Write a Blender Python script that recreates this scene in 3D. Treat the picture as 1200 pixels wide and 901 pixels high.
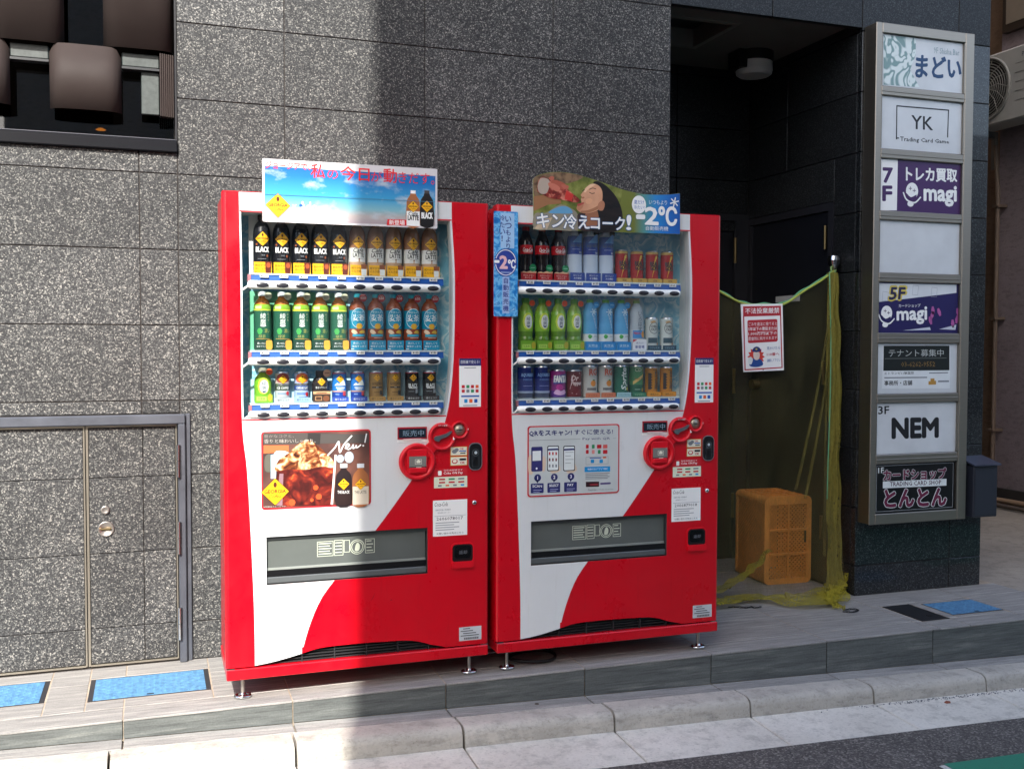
import bpy, math, random
from mathutils import Vector, Matrix
random.seed(7)
for o in list(bpy.data.objects): bpy.data.objects.remove(o)
S = bpy.context.scene
COL = S.collection
PI = math.pi

# ------------------------------------------------------------------ camera
CAM = Vector((-0.2337, -3.7489, 1.288)); F = 1196.09; YAW, PITCH, ROLL = 0.3381, 0.0387, 0.0023
fw = Vector((math.sin(YAW)*math.cos(PITCH), math.cos(YAW)*math.cos(PITCH), -math.sin(PITCH)))
r0 = Vector((math.cos(YAW), -math.sin(YAW), 0)); u0 = r0.cross(fw)
rt = math.cos(ROLL)*r0 + math.sin(ROLL)*u0; up = -math.sin(ROLL)*r0 + math.cos(ROLL)*u0
cd = bpy.data.cameras.new('camera'); cam = bpy.data.objects.new('camera', cd); COL.objects.link(cam)
cd.sensor_fit = 'HORIZONTAL'; cd.sensor_width = 36; cd.lens = 36*F/1200; cd.clip_start = 0.05; cd.clip_end = 600
cam.matrix_world = Matrix(((rt.x, up.x, -fw.x, CAM.x), (rt.y, up.y, -fw.y, CAM.y), (rt.z, up.z, -fw.z, CAM.z), (0, 0, 0, 1)))
S.camera = cam
def at(u, v, y):                                   # a measured point of the photograph on the upright plane at depth y
    d = rt*((u-600)/F) + up*((450.5-v)/F) + fw
    q = CAM + d*((y-CAM.y)/d.y); return q.x, q.z
# ------------------------------------------------------------------ sky, sun, exposure
SUN = Vector((-0.335, -1.0, 0.86)).normalized()
EL = math.asin(SUN.z); AZ = math.atan2(SUN.x, SUN.y)
w = bpy.data.worlds.new('World'); S.world = w; w.use_nodes = True
nt = w.node_tree; bg = nt.nodes['Background']; sk = nt.nodes.new('ShaderNodeTexSky'); sk.sky_type = 'NISHITA'
sk.sun_disc = False; sk.sun_elevation = EL; sk.sun_rotation = AZ; sk.air_density = 1.0; sk.dust_density = 2.6; sk.ozone_density = .8
nt.links.new(sk.outputs[0], bg.inputs[0]); bg.inputs[1].default_value = 0.15
sl = bpy.data.lights.new('sun', 'SUN'); sl.energy = 3.5; sl.angle = math.radians(0.53); sl.color = (1, 0.955, 0.89)
so = bpy.data.objects.new('sun', sl); COL.objects.link(so); so.rotation_euler = SUN.to_track_quat('Z', 'Y').to_euler(); so.location = (-4, -12, 12)
S.view_settings.view_transform = 'Standard'; S.view_settings.look = 'None'; S.view_settings.exposure = 1.52; S.view_settings.gamma = 1
S.cycles.max_bounces = 8; S.cycles.transparent_max_bounces = 16; S.cycles.caustics_reflective = False; S.cycles.caustics_refractive = False
S.cycles.sample_clamp_indirect = 6

# ------------------------------------------------------------------ materials
def lin(h):
    h = h.lstrip('#'); c = [int(h[i:i+2], 16)/255 for i in (0, 2, 4)]
    return tuple(x/12.92 if x <= .04045 else ((x+.055)/1.055)**2.4 for x in c) + (1,)
MC = {}
def newmat(name):
    m = bpy.data.materials.new(name); m.use_nodes = True
    return m, m.node_tree.nodes, m.node_tree.links, m.node_tree.nodes['Principled BSDF']
def P(h, rough=.45, metal=0, spec=.5, coat=0, var=0.06, bump=0, emit=None):
    """plain coloured material with a little procedural unevenness"""
    k = (h, rough, metal, spec, coat, var, bump)
    if k in MC: return MC[k]
    m, N, L, b = newmat('paint_'+h.strip('#')+'_%d' % len(MC))
    c = lin(h)
    b.inputs['Roughness'].default_value = rough; b.inputs['Metallic'].default_value = metal
    b.inputs['Specular IOR Level'].default_value = spec; b.inputs['Coat Weight'].default_value = coat; b.inputs['Coat Roughness'].default_value = .08
    g = N.new('ShaderNodeNewGeometry'); n = N.new('ShaderNodeTexNoise'); n.inputs['Scale'].default_value = 9; n.inputs['Detail'].default_value = 5
    L.new(g.outputs['Position'], n.inputs['Vector'])
    r = N.new('ShaderNodeValToRGB'); r.color_ramp.elements[0].position = .3; r.color_ramp.elements[1].position = .7
    r.color_ramp.elements[0].color = tuple(x*(1-var) for x in c[:3])+(1,); r.color_ramp.elements[1].color = tuple(min(1, x*(1+var)) for x in c[:3])+(1,)
    L.new(n.outputs['Fac'], r.inputs[0]); L.new(r.outputs[0], b.inputs['Base Color'])
    if bump:
        bp_ = N.new('ShaderNodeBump'); bp_.inputs['Strength'].default_value = bump; bp_.inputs['Distance'].default_value = .002
        n2 = N.new('ShaderNodeTexNoise'); n2.inputs['Scale'].default_value = 220; n2.inputs['Detail'].default_value = 3; L.new(g.outputs['Position'], n2.inputs['Vector'])
        L.new(n2.outputs['Fac'], bp_.inputs['Height']); L.new(bp_.outputs[0], b.inputs['Normal'])
    MC[k] = m; return m
def ramp(N, stops):
    r = N.new('ShaderNodeValToRGB'); e = r.color_ramp.elements
    while len(e) < len(stops): e.new(.5)
    for i, (p_, c_) in enumerate(stops):
        e[i].position = p_; e[i].color = lin(c_) if isinstance(c_, str) else (c_, c_, c_, 1) if isinstance(c_, float) else c_
    return r
def noise(N, L, vec, scale, detail=4, rough=.55, mp=None):
    n = N.new('ShaderNodeTexNoise'); n.inputs['Scale'].default_value = scale; n.inputs['Detail'].default_value = detail; n.inputs['Roughness'].default_value = rough
    if mp:
        m = N.new('ShaderNodeMapping'); m.inputs['Scale'].default_value = mp; L.new(vec, m.inputs[0]); vec = m.outputs[0]
    L.new(vec, n.inputs['Vector']); return n
def mixc(N, L, t, f, a, b):
    x = N.new('ShaderNodeMix'); x.data_type = 'RGBA'; x.blend_type = t
    if isinstance(f, float): x.inputs[0].default_value = f
    else: L.new(f, x.inputs[0])
    for i, s in ((6, a), (7, b)):
        if isinstance(s, tuple): x.inputs[i].default_value = s
        else: L.new(s, x.inputs[i])
    return x.outputs[2]
def granite(name, stops, rough, bump, scale=125, coat=0):
    m, N, L, b = newmat(name)
    g = N.new('ShaderNodeNewGeometry'); pos = g.outputs['Position']
    v = N.new('ShaderNodeTexVoronoi'); v.inputs['Scale'].default_value = scale; v.inputs['Randomness'].default_value = 1
    w_ = noise(N, L, pos, 60, 2); ad = N.new('ShaderNodeVectorMath'); ad.operation = 'MULTIPLY_ADD'; ad.inputs[1].default_value = (.006,)*3
    L.new(w_.outputs['Color'], ad.inputs[0]); L.new(pos, ad.inputs[2]); L.new(ad.outputs[0], v.inputs['Vector'])
    sp = N.new('ShaderNodeSeparateColor'); L.new(v.outputs['Color'], sp.inputs[0])
    r = ramp(N, stops); L.new(sp.outputs[0], r.inputs[0])
    fine = noise(N, L, pos, 420, 2); rf = ramp(N, [(.3, .45), (.7, 1.0)]); L.new(fine.outputs['Fac'], rf.inputs[0])
    c = mixc(N, L, 'MULTIPLY', .7, r.outputs[0], rf.outputs[0])
    oi = N.new('ShaderNodeObjectInfo'); mr = N.new('ShaderNodeMapRange'); mr.inputs[3].default_value = .82; mr.inputs[4].default_value = 1.16
    L.new(oi.outputs['Random'], mr.inputs[0]); big = noise(N, L, pos, 3.2, 5, .6); rb = ramp(N, [(.3, .8), (.7, 1.0)]); L.new(big.outputs['Fac'], rb.inputs[0])
    c = mixc(N, L, 'MULTIPLY', 1.0, c, mr.outputs[0]); c = mixc(N, L, 'MULTIPLY', 1.0, c, rb.outputs[0])
    L.new(c, b.inputs['Base Color']); b.inputs['Roughness'].default_value = rough; b.inputs['Specular IOR Level'].default_value = .3; b.inputs['Coat Weight'].default_value = coat; b.inputs['Coat Roughness'].default_value = .03
    if bump:
        bm_ = N.new('ShaderNodeBump'); bm_.inputs['Strength'].default_value = bump; bm_.inputs['Distance'].default_value = .004
        L.new(sp.outputs[0], bm_.inputs['Height']); L.new(bm_.outputs[0], b.inputs['Normal'])
    return m
GR = granite('flamed_granite', [(.0, '#292a2c'), (.4, '#3c3d3e'), (.7, '#525353'), (.9, '#777774'), (1, '#a09e98')], .7, .1, 230)
GRD = granite('dark_granite', [(.0, '#141517'), (.45, '#1c1e20'), (.75, '#2c2f31'), (1, '#4d5051')], .42, .1, 250)
GRP = granite('polished_granite', [(.0, '#0e0f10'), (.5, '#1b1d1f'), (.8, '#2f3234'), (1, '#555a5c')], .3, 0, 210, coat=.6)
def streak_tile(name, a, b_, c_):
    m, N, L, b = newmat(name); g = N.new('ShaderNodeNewGeometry'); pos = g.outputs['Position']
    oi = N.new('ShaderNodeObjectInfo'); ml = N.new('ShaderNodeMath'); ml.operation = 'MULTIPLY'; ml.inputs[1].default_value = 37; L.new(oi.outputs['Random'], ml.inputs[0])
    cx = N.new('ShaderNodeCombineXYZ'); L.new(ml.outputs[0], cx.inputs[0]); L.new(ml.outputs[0], cx.inputs[1])
    va = N.new('ShaderNodeVectorMath'); L.new(pos, va.inputs[0]); L.new(cx.outputs[0], va.inputs[1]); pos = va.outputs[0]
    n1 = noise(N, L, pos, 3.0, 8, .65, (1, 14, 14)); n2 = noise(N, L, pos, 7, 6, .7, (1, 22, 22)); n3 = noise(N, L, pos, 160, 3)
    r1 = ramp(N, [(.3, a), (.55, b_), (.72, c_)]); L.new(n1.outputs['Fac'], r1.inputs[0])
    r2 = ramp(N, [(.42, .72), (.5, 1.0), (.64, 1.0), (.69, 1.5)]); L.new(n2.outputs['Fac'], r2.inputs[0])
    r3 = ramp(N, [(.3, .8), (.7, 1.1)]); L.new(n3.outputs['Fac'], r3.inputs[0])
    c = mixc(N, L, 'MULTIPLY', 1.0, r1.outputs[0], r2.outputs[0]); c = mixc(N, L, 'MULTIPLY', .8, c, r3.outputs[0])
    L.new(c, b.inputs['Base Color']); b.inputs['Roughness'].default_value = .55
    bm_ = N.new('ShaderNodeBump'); bm_.inputs['Strength'].default_value = .3; bm_.inputs['Distance'].default_value = .002; L.new(n1.outputs['Fac'], bm_.inputs['Height']); L.new(bm_.outputs[0], b.inputs['Normal'])
    return m
TILE = streak_tile('streaked_stone_tile', '#838280', '#999793', '#b3b0aa')
TILED = streak_tile('shade_darkened_stone_tile', '#4f5352', '#636765', '#80837e')  # darker copy of the floor tile; the riser's angle shading is in the colour
def concrete(name, a, b_, spots=True, sc=5.):
    m, N, L, b = newmat(name); g = N.new('ShaderNodeNewGeometry'); pos = g.outputs['Position']
    n1 = noise(N, L, pos, sc, 8, .65); n2 = noise(N, L, pos, 90, 4, .7); r1 = ramp(N, [(.3, a), (.7, b_)]); L.new(n1.outputs['Fac'], r1.inputs[0])
    r2 = ramp(N, [(.28, .55), (.42, .95), (.75, 1.08)]); L.new(n2.outputs['Fac'], r2.inputs[0])
    c = mixc(N, L, 'MULTIPLY', .85, r1.outputs[0], r2.outputs[0])
    n4 = noise(N, L, pos, 14, 6, .7, (1, 1, 3)); r4 = ramp(N, [(.36, .6), (.5, 1.0)]); L.new(n4.outputs['Fac'], r4.inputs[0]); c = mixc(N, L, 'MULTIPLY', .6, c, r4.outputs[0])
    L.new(c, b.inputs['Base Color']); b.inputs['Roughness'].default_value = .85
    bm_ = N.new('ShaderNodeBump'); bm_.inputs['Strength'].default_value = .4; bm_.inputs['Distance'].default_value = .003; L.new(n2.outputs['Fac'], bm_.inputs['Height']); L.new(bm_.outputs[0], b.inputs['Normal'])
    return m
CONC = concrete('kerb_concrete', '#a39f96', '#bfbab0'); GUT = concrete('gutter_concrete', '#c4c0b6', '#dad6cc', sc=3)
ALLEY = concrete('alley_concrete', '#8b8378', '#a39a8d', sc=2); STUCCO = concrete('pink_stucco', '#83767a', '#988b8e', sc=2); BROWN = concrete('brown_stucco', '#6d5a49', '#836d58', sc=2)
GROUT = concrete('grout', '#9a8d7d', '#b3a592'); DKGROUT = P('#4a4441', .9)
def asphalt():
    m, N, L, b = newmat('asphalt'); g = N.new('ShaderNodeNewGeometry'); pos = g.outputs['Position']
    v = N.new('ShaderNodeTexVoronoi'); v.inputs['Scale'].default_value = 150; L.new(pos, v.inputs['Vector']); sp = N.new('ShaderNodeSeparateColor'); L.new(v.outputs['Color'], sp.inputs[0])
    r = ramp(N, [(0, '#413e3c'), (.7, '#5e5a57'), (1, '#8a857f')]); L.new(sp.outputs[0], r.inputs[0]); n = noise(N, L, pos, 4, 6); r2 = ramp(N, [(.3, .75), (.7, 1.1)]); L.new(n.outputs['Fac'], r2.inputs[0])
    L.new(mixc(N, L, 'MULTIPLY', 1.0, r.outputs[0], r2.outputs[0]), b.inputs['Base Color']); b.inputs['Roughness'].default_value = .9
    bm_ = N.new('ShaderNodeBump'); bm_.inputs['Strength'].default_value = .7; bm_.inputs['Distance'].default_value = .004; L.new(sp.outputs[0], bm_.inputs['Height']); L.new(bm_.outputs[0], b.inputs['Normal'])
    return m
ASPH = asphalt()
def worn(name, h, h2, sc=60, lo=.35, hi=.5, rough=.7):
    m, N, L, b = newmat(name); g = N.new('ShaderNodeNewGeometry'); n = noise(N, L, g.outputs['Position'], sc, 6, .7); r = ramp(N, [(lo, h2), (hi, h)]); L.new(n.outputs['Fac'], r.inputs[0])
    L.new(r.outputs[0], b.inputs['Base Color']); b.inputs['Roughness'].default_value = rough; return m
GREENP = worn('green_road_paint', '#2c7d64', '#3d5a50', 70, .3, .42)
def glass(name, tint=(1, 1, 1, 1), refl=.09, rough=.02):
    m, N, L, b = newmat(name); N.remove(b); out = N['Material Output']; t = N.new('ShaderNodeBsdfTransparent'); t.inputs[0].default_value = tint
    gl = N.new('ShaderNodeBsdfGlossy'); gl.inputs['Roughness'].default_value = rough; lw = N.new('ShaderNodeLayerWeight'); lw.inputs[0].default_value = .5; pw = N.new('ShaderNodeMath'); pw.operation = 'POWER'; pw.inputs[1].default_value = 4; L.new(lw.outputs['Facing'], pw.inputs[0])
    mx = N.new('ShaderNodeMixShader'); ml = N.new('ShaderNodeMath'); ml.operation = 'MULTIPLY_ADD'; ml.inputs[1].default_value = .6; ml.inputs[2].default_value = refl; L.new(pw.outputs[0], ml.inputs[0]); ml.use_clamp = True
    L.new(ml.outputs[0], mx.inputs[0]); L.new(t.outputs[0], mx.inputs[1]); L.new(gl.outputs[0], mx.inputs[2]); L.new(mx.outputs[0], out.inputs[0]); return m
GLASS = glass('clear_pane', (.97, .985, .98, 1), .12); DKGLASS = glass('smoked_pane', (.35, .34, .33, 1), .06); FLAPG = glass('smoked_flap', (.62, .64, .62, 1), .06, .08)
def netmat(name, h, f0, f1, trans=.4):
    m, N, L, b = newmat(name); N.remove(b); out = N['Material Output']; t = N.new('ShaderNodeBsdfTransparent'); d = N.new('ShaderNodeBsdfDiffuse'); tl = N.new('ShaderNodeBsdfTranslucent')
    d.inputs[0].default_value = lin(h); tl.inputs[0].default_value = lin(h); mx = N.new('ShaderNodeMixShader'); mx.inputs[0].default_value = trans; L.new(d.outputs[0], mx.inputs[1]); L.new(tl.outputs[0], mx.inputs[2])
    g = N.new('ShaderNodeNewGeometry'); n1 = noise(N, L, g.outputs['Position'], 6, 5, .6, (1, 1, .5)); n2 = noise(N, L, g.outputs['Position'], 130, 2, .5, (1, 1, .35)); ad = N.new('ShaderNodeMath'); ad.operation = 'MULTIPLY_ADD'; ad.inputs[1].default_value = .6
    L.new(n2.outputs['Fac'], ad.inputs[0]); L.new(n1.outputs['Fac'], ad.inputs[2]); mr = N.new('ShaderNodeMapRange'); mr.inputs[1].default_value = .6; mr.inputs[2].default_value = 1.02; mr.inputs[3].default_value = f0; mr.inputs[4].default_value = f1
    L.new(ad.outputs[0], mr.inputs[0]); m2 = N.new('ShaderNodeMixShader'); L.new(mr.outputs[0], m2.inputs[0]); L.new(t.outputs[0], m2.inputs[1]); L.new(mx.outputs[0], m2.inputs[2]); L.new(m2.outputs[0], out.inputs[0]); return m
NET = netmat('olive_net', '#86815a', .08, .36); NETY = netmat('bunched_yellow_net', '#ada23c', .45, .85); NETM = netmat('doubled_yellow_net', '#b0a653', .5, .88)
def steel(name, h, rough, sc=(1, 1, 90), metal=1.):
    m, N, L, b = newmat(name); g = N.new('ShaderNodeNewGeometry'); n = noise(N, L, g.outputs['Position'], 12, 4, .6, sc); c = lin(h)
    r = ramp(N, [(.3, tuple(x*.8 for x in c[:3])+(1,)), (.7, c)]); L.new(n.outputs['Fac'], r.inputs[0]); L.new(r.outputs[0], b.inputs['Base Color']); b.inputs['Metallic'].default_value = metal
    mr = N.new('ShaderNodeMapRange'); mr.inputs[3].default_value = rough*.75; mr.inputs[4].default_value = rough*1.3; L.new(n.outputs['Fac'], mr.inputs[0]); L.new(mr.outputs[0], b.inputs['Roughness']); return m
STEEL = steel('brushed_steel', '#a39a8d', .42); CHROME = P('#d9dadb', .12, 1); GALV = worn('shade_darkened_galvanised_steel', '#424948', '#2f3635', 40, .35, .65, .45); BRASS = P('#8d7a55', .35, 1)  # GALV is darkened: shade from the sheets above is put into its colour
FRAME = steel('blue_grey_metal', '#5b5f68', .45, (1, 1, 1), .5)
def enamel(name, h, rough, dirt):
    m, N, L, b = newmat(name); g = N.new('ShaderNodeNewGeometry'); pos = g.outputs['Position']; c = lin(h)
    n1 = noise(N, L, pos, 2.2, 6, .6); r1 = ramp(N, [(.3, tuple(x*.9 for x in c[:3])+(1,)), (.7, c)]); L.new(n1.outputs['Fac'], r1.inputs[0])
    n2 = noise(N, L, pos, 9, 7, .7, (6, 6, .5)); r2 = ramp(N, [(.25, tuple(dirt)+(1,)), (.45, (1, 1, 1, 1))]); L.new(n2.outputs['Fac'], r2.inputs[0])
    n3 = noise(N, L, pos, 95, 3, .6); r3 = ramp(N, [(.235, .35), (.262, 1.0)]); L.new(n3.outputs['Fac'], r3.inputs[0])
    cc = mixc(N, L, 'MULTIPLY', 1.0, r1.outputs[0], r2.outputs[0]); cc = mixc(N, L, 'MULTIPLY', .8, cc, r3.outputs[0]); L.new(cc, b.inputs['Base Color'])
    n4 = noise(N, L, pos, 5, 8, .7); mr = N.new('ShaderNodeMapRange'); mr.inputs[1].default_value = .3; mr.inputs[2].default_value = .7; mr.inputs[3].default_value = rough*.7; mr.inputs[4].default_value = rough*1.5; L.new(n4.outputs['Fac'], mr.inputs[0]); L.new(mr.outputs[0], b.inputs['Roughness'])
    bm_ = N.new('ShaderNodeBump'); bm_.inputs['Strength'].default_value = .06; bm_.inputs['Distance'].default_value = .01; n5 = noise(N, L, pos, 4, 2); L.new(n5.outputs['Fac'], bm_.inputs['Height']); L.new(bm_.outputs[0], b.inputs['Normal'])
    b.inputs['Coat Weight'].default_value = .25; b.inputs['Coat Roughness'].default_value = .12; return m
RED = enamel('red_enamel', '#cb0019', .3, (.86, .8, .8)); REDP = P('#d3081e', .38, 0, .5, 0, .06); WHITE = enamel('white_enamel', '#dfe2e2', .35, (.93, .92, .9)); WPL = P('#eef0ec', .4, var=.03); GREYPL = P('#d9dddd', .5)
BLACK = P('#101012', .35); DARK = P('#1d1e20', .6); RUB = P('#0c0c0d', .6)
def printmat(name, stops, scale=6, mp=(1, 1, 1), rough=.4, dist=0, detail=6, vor=False):
    m, N, L, b = newmat(name); tc = N.new('ShaderNodeTexCoord'); mpn = N.new('ShaderNodeMapping'); mpn.inputs['Scale'].default_value = mp; L.new(tc.outputs['Object'], mpn.inputs[0])
    if vor:
        n = N.new('ShaderNodeTexVoronoi'); n.inputs['Scale'].default_value = scale; L.new(mpn.outputs[0], n.inputs['Vector']); o_ = n.outputs['Distance']
    else:
        n = N.new('ShaderNodeTexNoise'); n.inputs['Scale'].default_value = scale; n.inputs['Detail'].default_value = detail; n.inputs['Distortion'].default_value = dist; L.new(mpn.outputs[0], n.inputs['Vector']); o_ = n.outputs['Fac']
    r = ramp(N, stops); L.new(o_, r.inputs[0]); L.new(r.outputs[0], b.inputs['Base Color']); b.inputs['Roughness'].default_value = rough; return m
ICE = printmat('ice_print', [(.3, '#5fb3d6'), (.44, '#94d2e8'), (.5, '#dff4fa'), (.53, '#7cc6e2'), (.6, '#c0e6f2'), (.68, '#f0fbfd')], 13, dist=.6, detail=10)
ICEB = printmat('bright_ice_print', [(.3, '#0d5fa8'), (.45, '#1f86cf'), (.55, '#7cc3ea'), (.62, '#1c7cc6'), (.75, '#b8e2f5')], 18, dist=2)
def skyprint():
    m, N, L, b = newmat('sky_print'); tc = N.new('ShaderNodeTexCoord'); sx = N.new('ShaderNodeSeparateXYZ'); L.new(tc.outputs['Object'], sx.inputs[0])
    mr = N.new('ShaderNodeMapRange'); mr.inputs[1].default_value = 1.73; mr.inputs[2].default_value = 1.93; L.new(sx.outputs[2], mr.inputs[0])
    r = ramp(N, [(0, '#a89aa0'), (.14, '#b3a9a6'), (.26, '#7fb3bf'), (.45, '#3f9cc9'), (.8, '#1f6fb5'), (1, '#1c5da6')]); L.new(mr.outputs[0], r.inputs[0])
    n = noise(N, L, tc.outputs['Object'], 9, 8, .62, (1, 1, 1.8)); rc = ramp(N, [(.53, 0.0), (.68, .85)]); L.new(n.outputs['Fac'], rc.inputs[0])
    L.new(mixc(N, L, 'MIX', rc.outputs[0], r.outputs[0], lin('#b9c4cb')), b.inputs['Base Color']); b.inputs['Roughness'].default_value = .35; return m
SKYP = skyprint()
GRASSP = printmat('grass_print', [(.3, '#4f581f'), (.5, '#6f7631'), (.7, '#8a8f48')], 30); BRUSHP = printmat('bushes_print', [(.3, '#4a3526'), (.6, '#8b6f52')], 40)
def blueprint():
    m, N, L, b = newmat('blue_fade_print'); tc = N.new('ShaderNodeTexCoord'); sx = N.new('ShaderNodeSeparateXYZ'); L.new(tc.outputs['Object'], sx.inputs[0])
    mr = N.new('ShaderNodeMapRange'); mr.inputs[1].default_value = .55; mr.inputs[2].default_value = .79; L.new(sx.outputs[0], mr.inputs[0])
    r = ramp(N, [(0, '#6f7631'), (.1, '#6f7631'), (.3, '#4f8f90'), (.5, '#2a86c8'), (.78, '#1c66b8'), (1, '#1b55a4')]); L.new(mr.outputs[0], r.inputs[0]); L.new(r.outputs[0], b.inputs['Base Color']); b.inputs['Roughness'].default_value = .35; return m
BLUEP = blueprint()
SKIN = printmat('skin_print', [(.3, '#b47a58'), (.6, '#d9a380'), (.8, '#efc7a6')], 9); HAIR = printmat('hair_print', [(.35, '#0a0706'), (.7, '#261a15')], 12, (1, 1, 5)); COLA = printmat('cola_print', [(.3, '#4b100f'), (.5, '#8c2c22'), (.7, '#d98a72')], 60)
COFFEE = printmat('iced_coffee_print', [(.3, '#2a0f0e'), (.45, '#4c1512'), (.58, '#74241a'), (.68, '#a63c22'), (.78, '#e08a4a')], 22, dist=1.2)
CREAM = printmat('coffee_ice_print', [(.3, '#2c130c'), (.42, '#7a3d1f'), (.5, '#b98655'), (.6, '#d9c5a0'), (.8, '#ece2cf')], 26, dist=1.5)
TAN = printmat('warm_wall_print', [(.3, '#35282a'), (.5, '#66453d'), (.7, '#9a624c')], 5); BLIND = P('#4b4a47', .5); MARBLE = printmat('marbled_print', [(.40, '#dbe6e4'), (.45, '#7b9b9a'), (.53, '#7b9b9a'), (.57, '#dbe6e4'), (.66, '#dbe6e4'), (.69, '#8aa6a5')], 5, dist=3.2, detail=1)

# ------------------------------------------------------------------ mesh builder
TXC = {}
def glyphs(s, off, shear):
    k = (s, off, shear)
    if k not in TXC:
        c = bpy.data.curves.new('t', 'FONT'); c.body = s; c.size = 1; c.resolution_u = 2 if len(s) < 8 else 1; c.offset = off; c.shear = shear; c.fill_mode = 'FRONT'
        o = bpy.data.objects.new('t', c); me = o.to_mesh(); vs = [(v.co.x, v.co.y) for v in me.vertices]; fs = [tuple(p.vertices) for p in me.polygons]
        o.to_mesh_clear(); bpy.data.objects.remove(o); bpy.data.curves.remove(c)
        xs = [v[0] for v in vs] or [0, 1]; ys = [v[1] for v in vs] or [0, 1]; TXC[k] = (vs, fs, min(xs), max(xs), min(ys), max(ys))
    return TXC[k]
def spl(pts, n=6, closed=True):
    out = []; N_ = len(pts); R_ = range(N_) if closed else range(N_-1)
    for i in R_:
        g = lambda j: pts[j % N_] if closed else pts[max(0, min(N_-1, j))]
        p0, p1, p2, p3 = g(i-1), g(i), g(i+1), g(i+2)
        for k in range(n):
            t = k/n; out.append(tuple(.5*((2*p1[d])+(-p0[d]+p2[d])*t+(2*p0[d]-5*p1[d]+4*p2[d]-p3[d])*t*t+(-p0[d]+3*p1[d]-3*p2[d]+p3[d])*t**3) for d in range(len(p1))))
    if not closed: out.append(tuple(pts[-1]))
    return out
def rrect(x0, z0, x1, z1, r, n=5):
    o = []
    for cx, cz, a in ((x1-r, z1-r, 0), (x0+r, z1-r, 90), (x0+r, z0+r, 180), (x1-r, z0+r, 270)):
        for k in range(n+1):
            t = math.radians(a+90*k/n); o.append((cx+r*math.cos(t), cz+r*math.sin(t)))
    return o
def ell(cx, cz, a, b=None, n=24, rot=0):
    b = a if b is None else b
    return [(cx+a*math.cos(t)*math.cos(rot)-b*math.sin(t)*math.sin(rot), cz+a*math.cos(t)*math.sin(rot)+b*math.sin(t)*math.cos(rot)) for t in (2*PI*k/n for k in range(n))]
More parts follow.
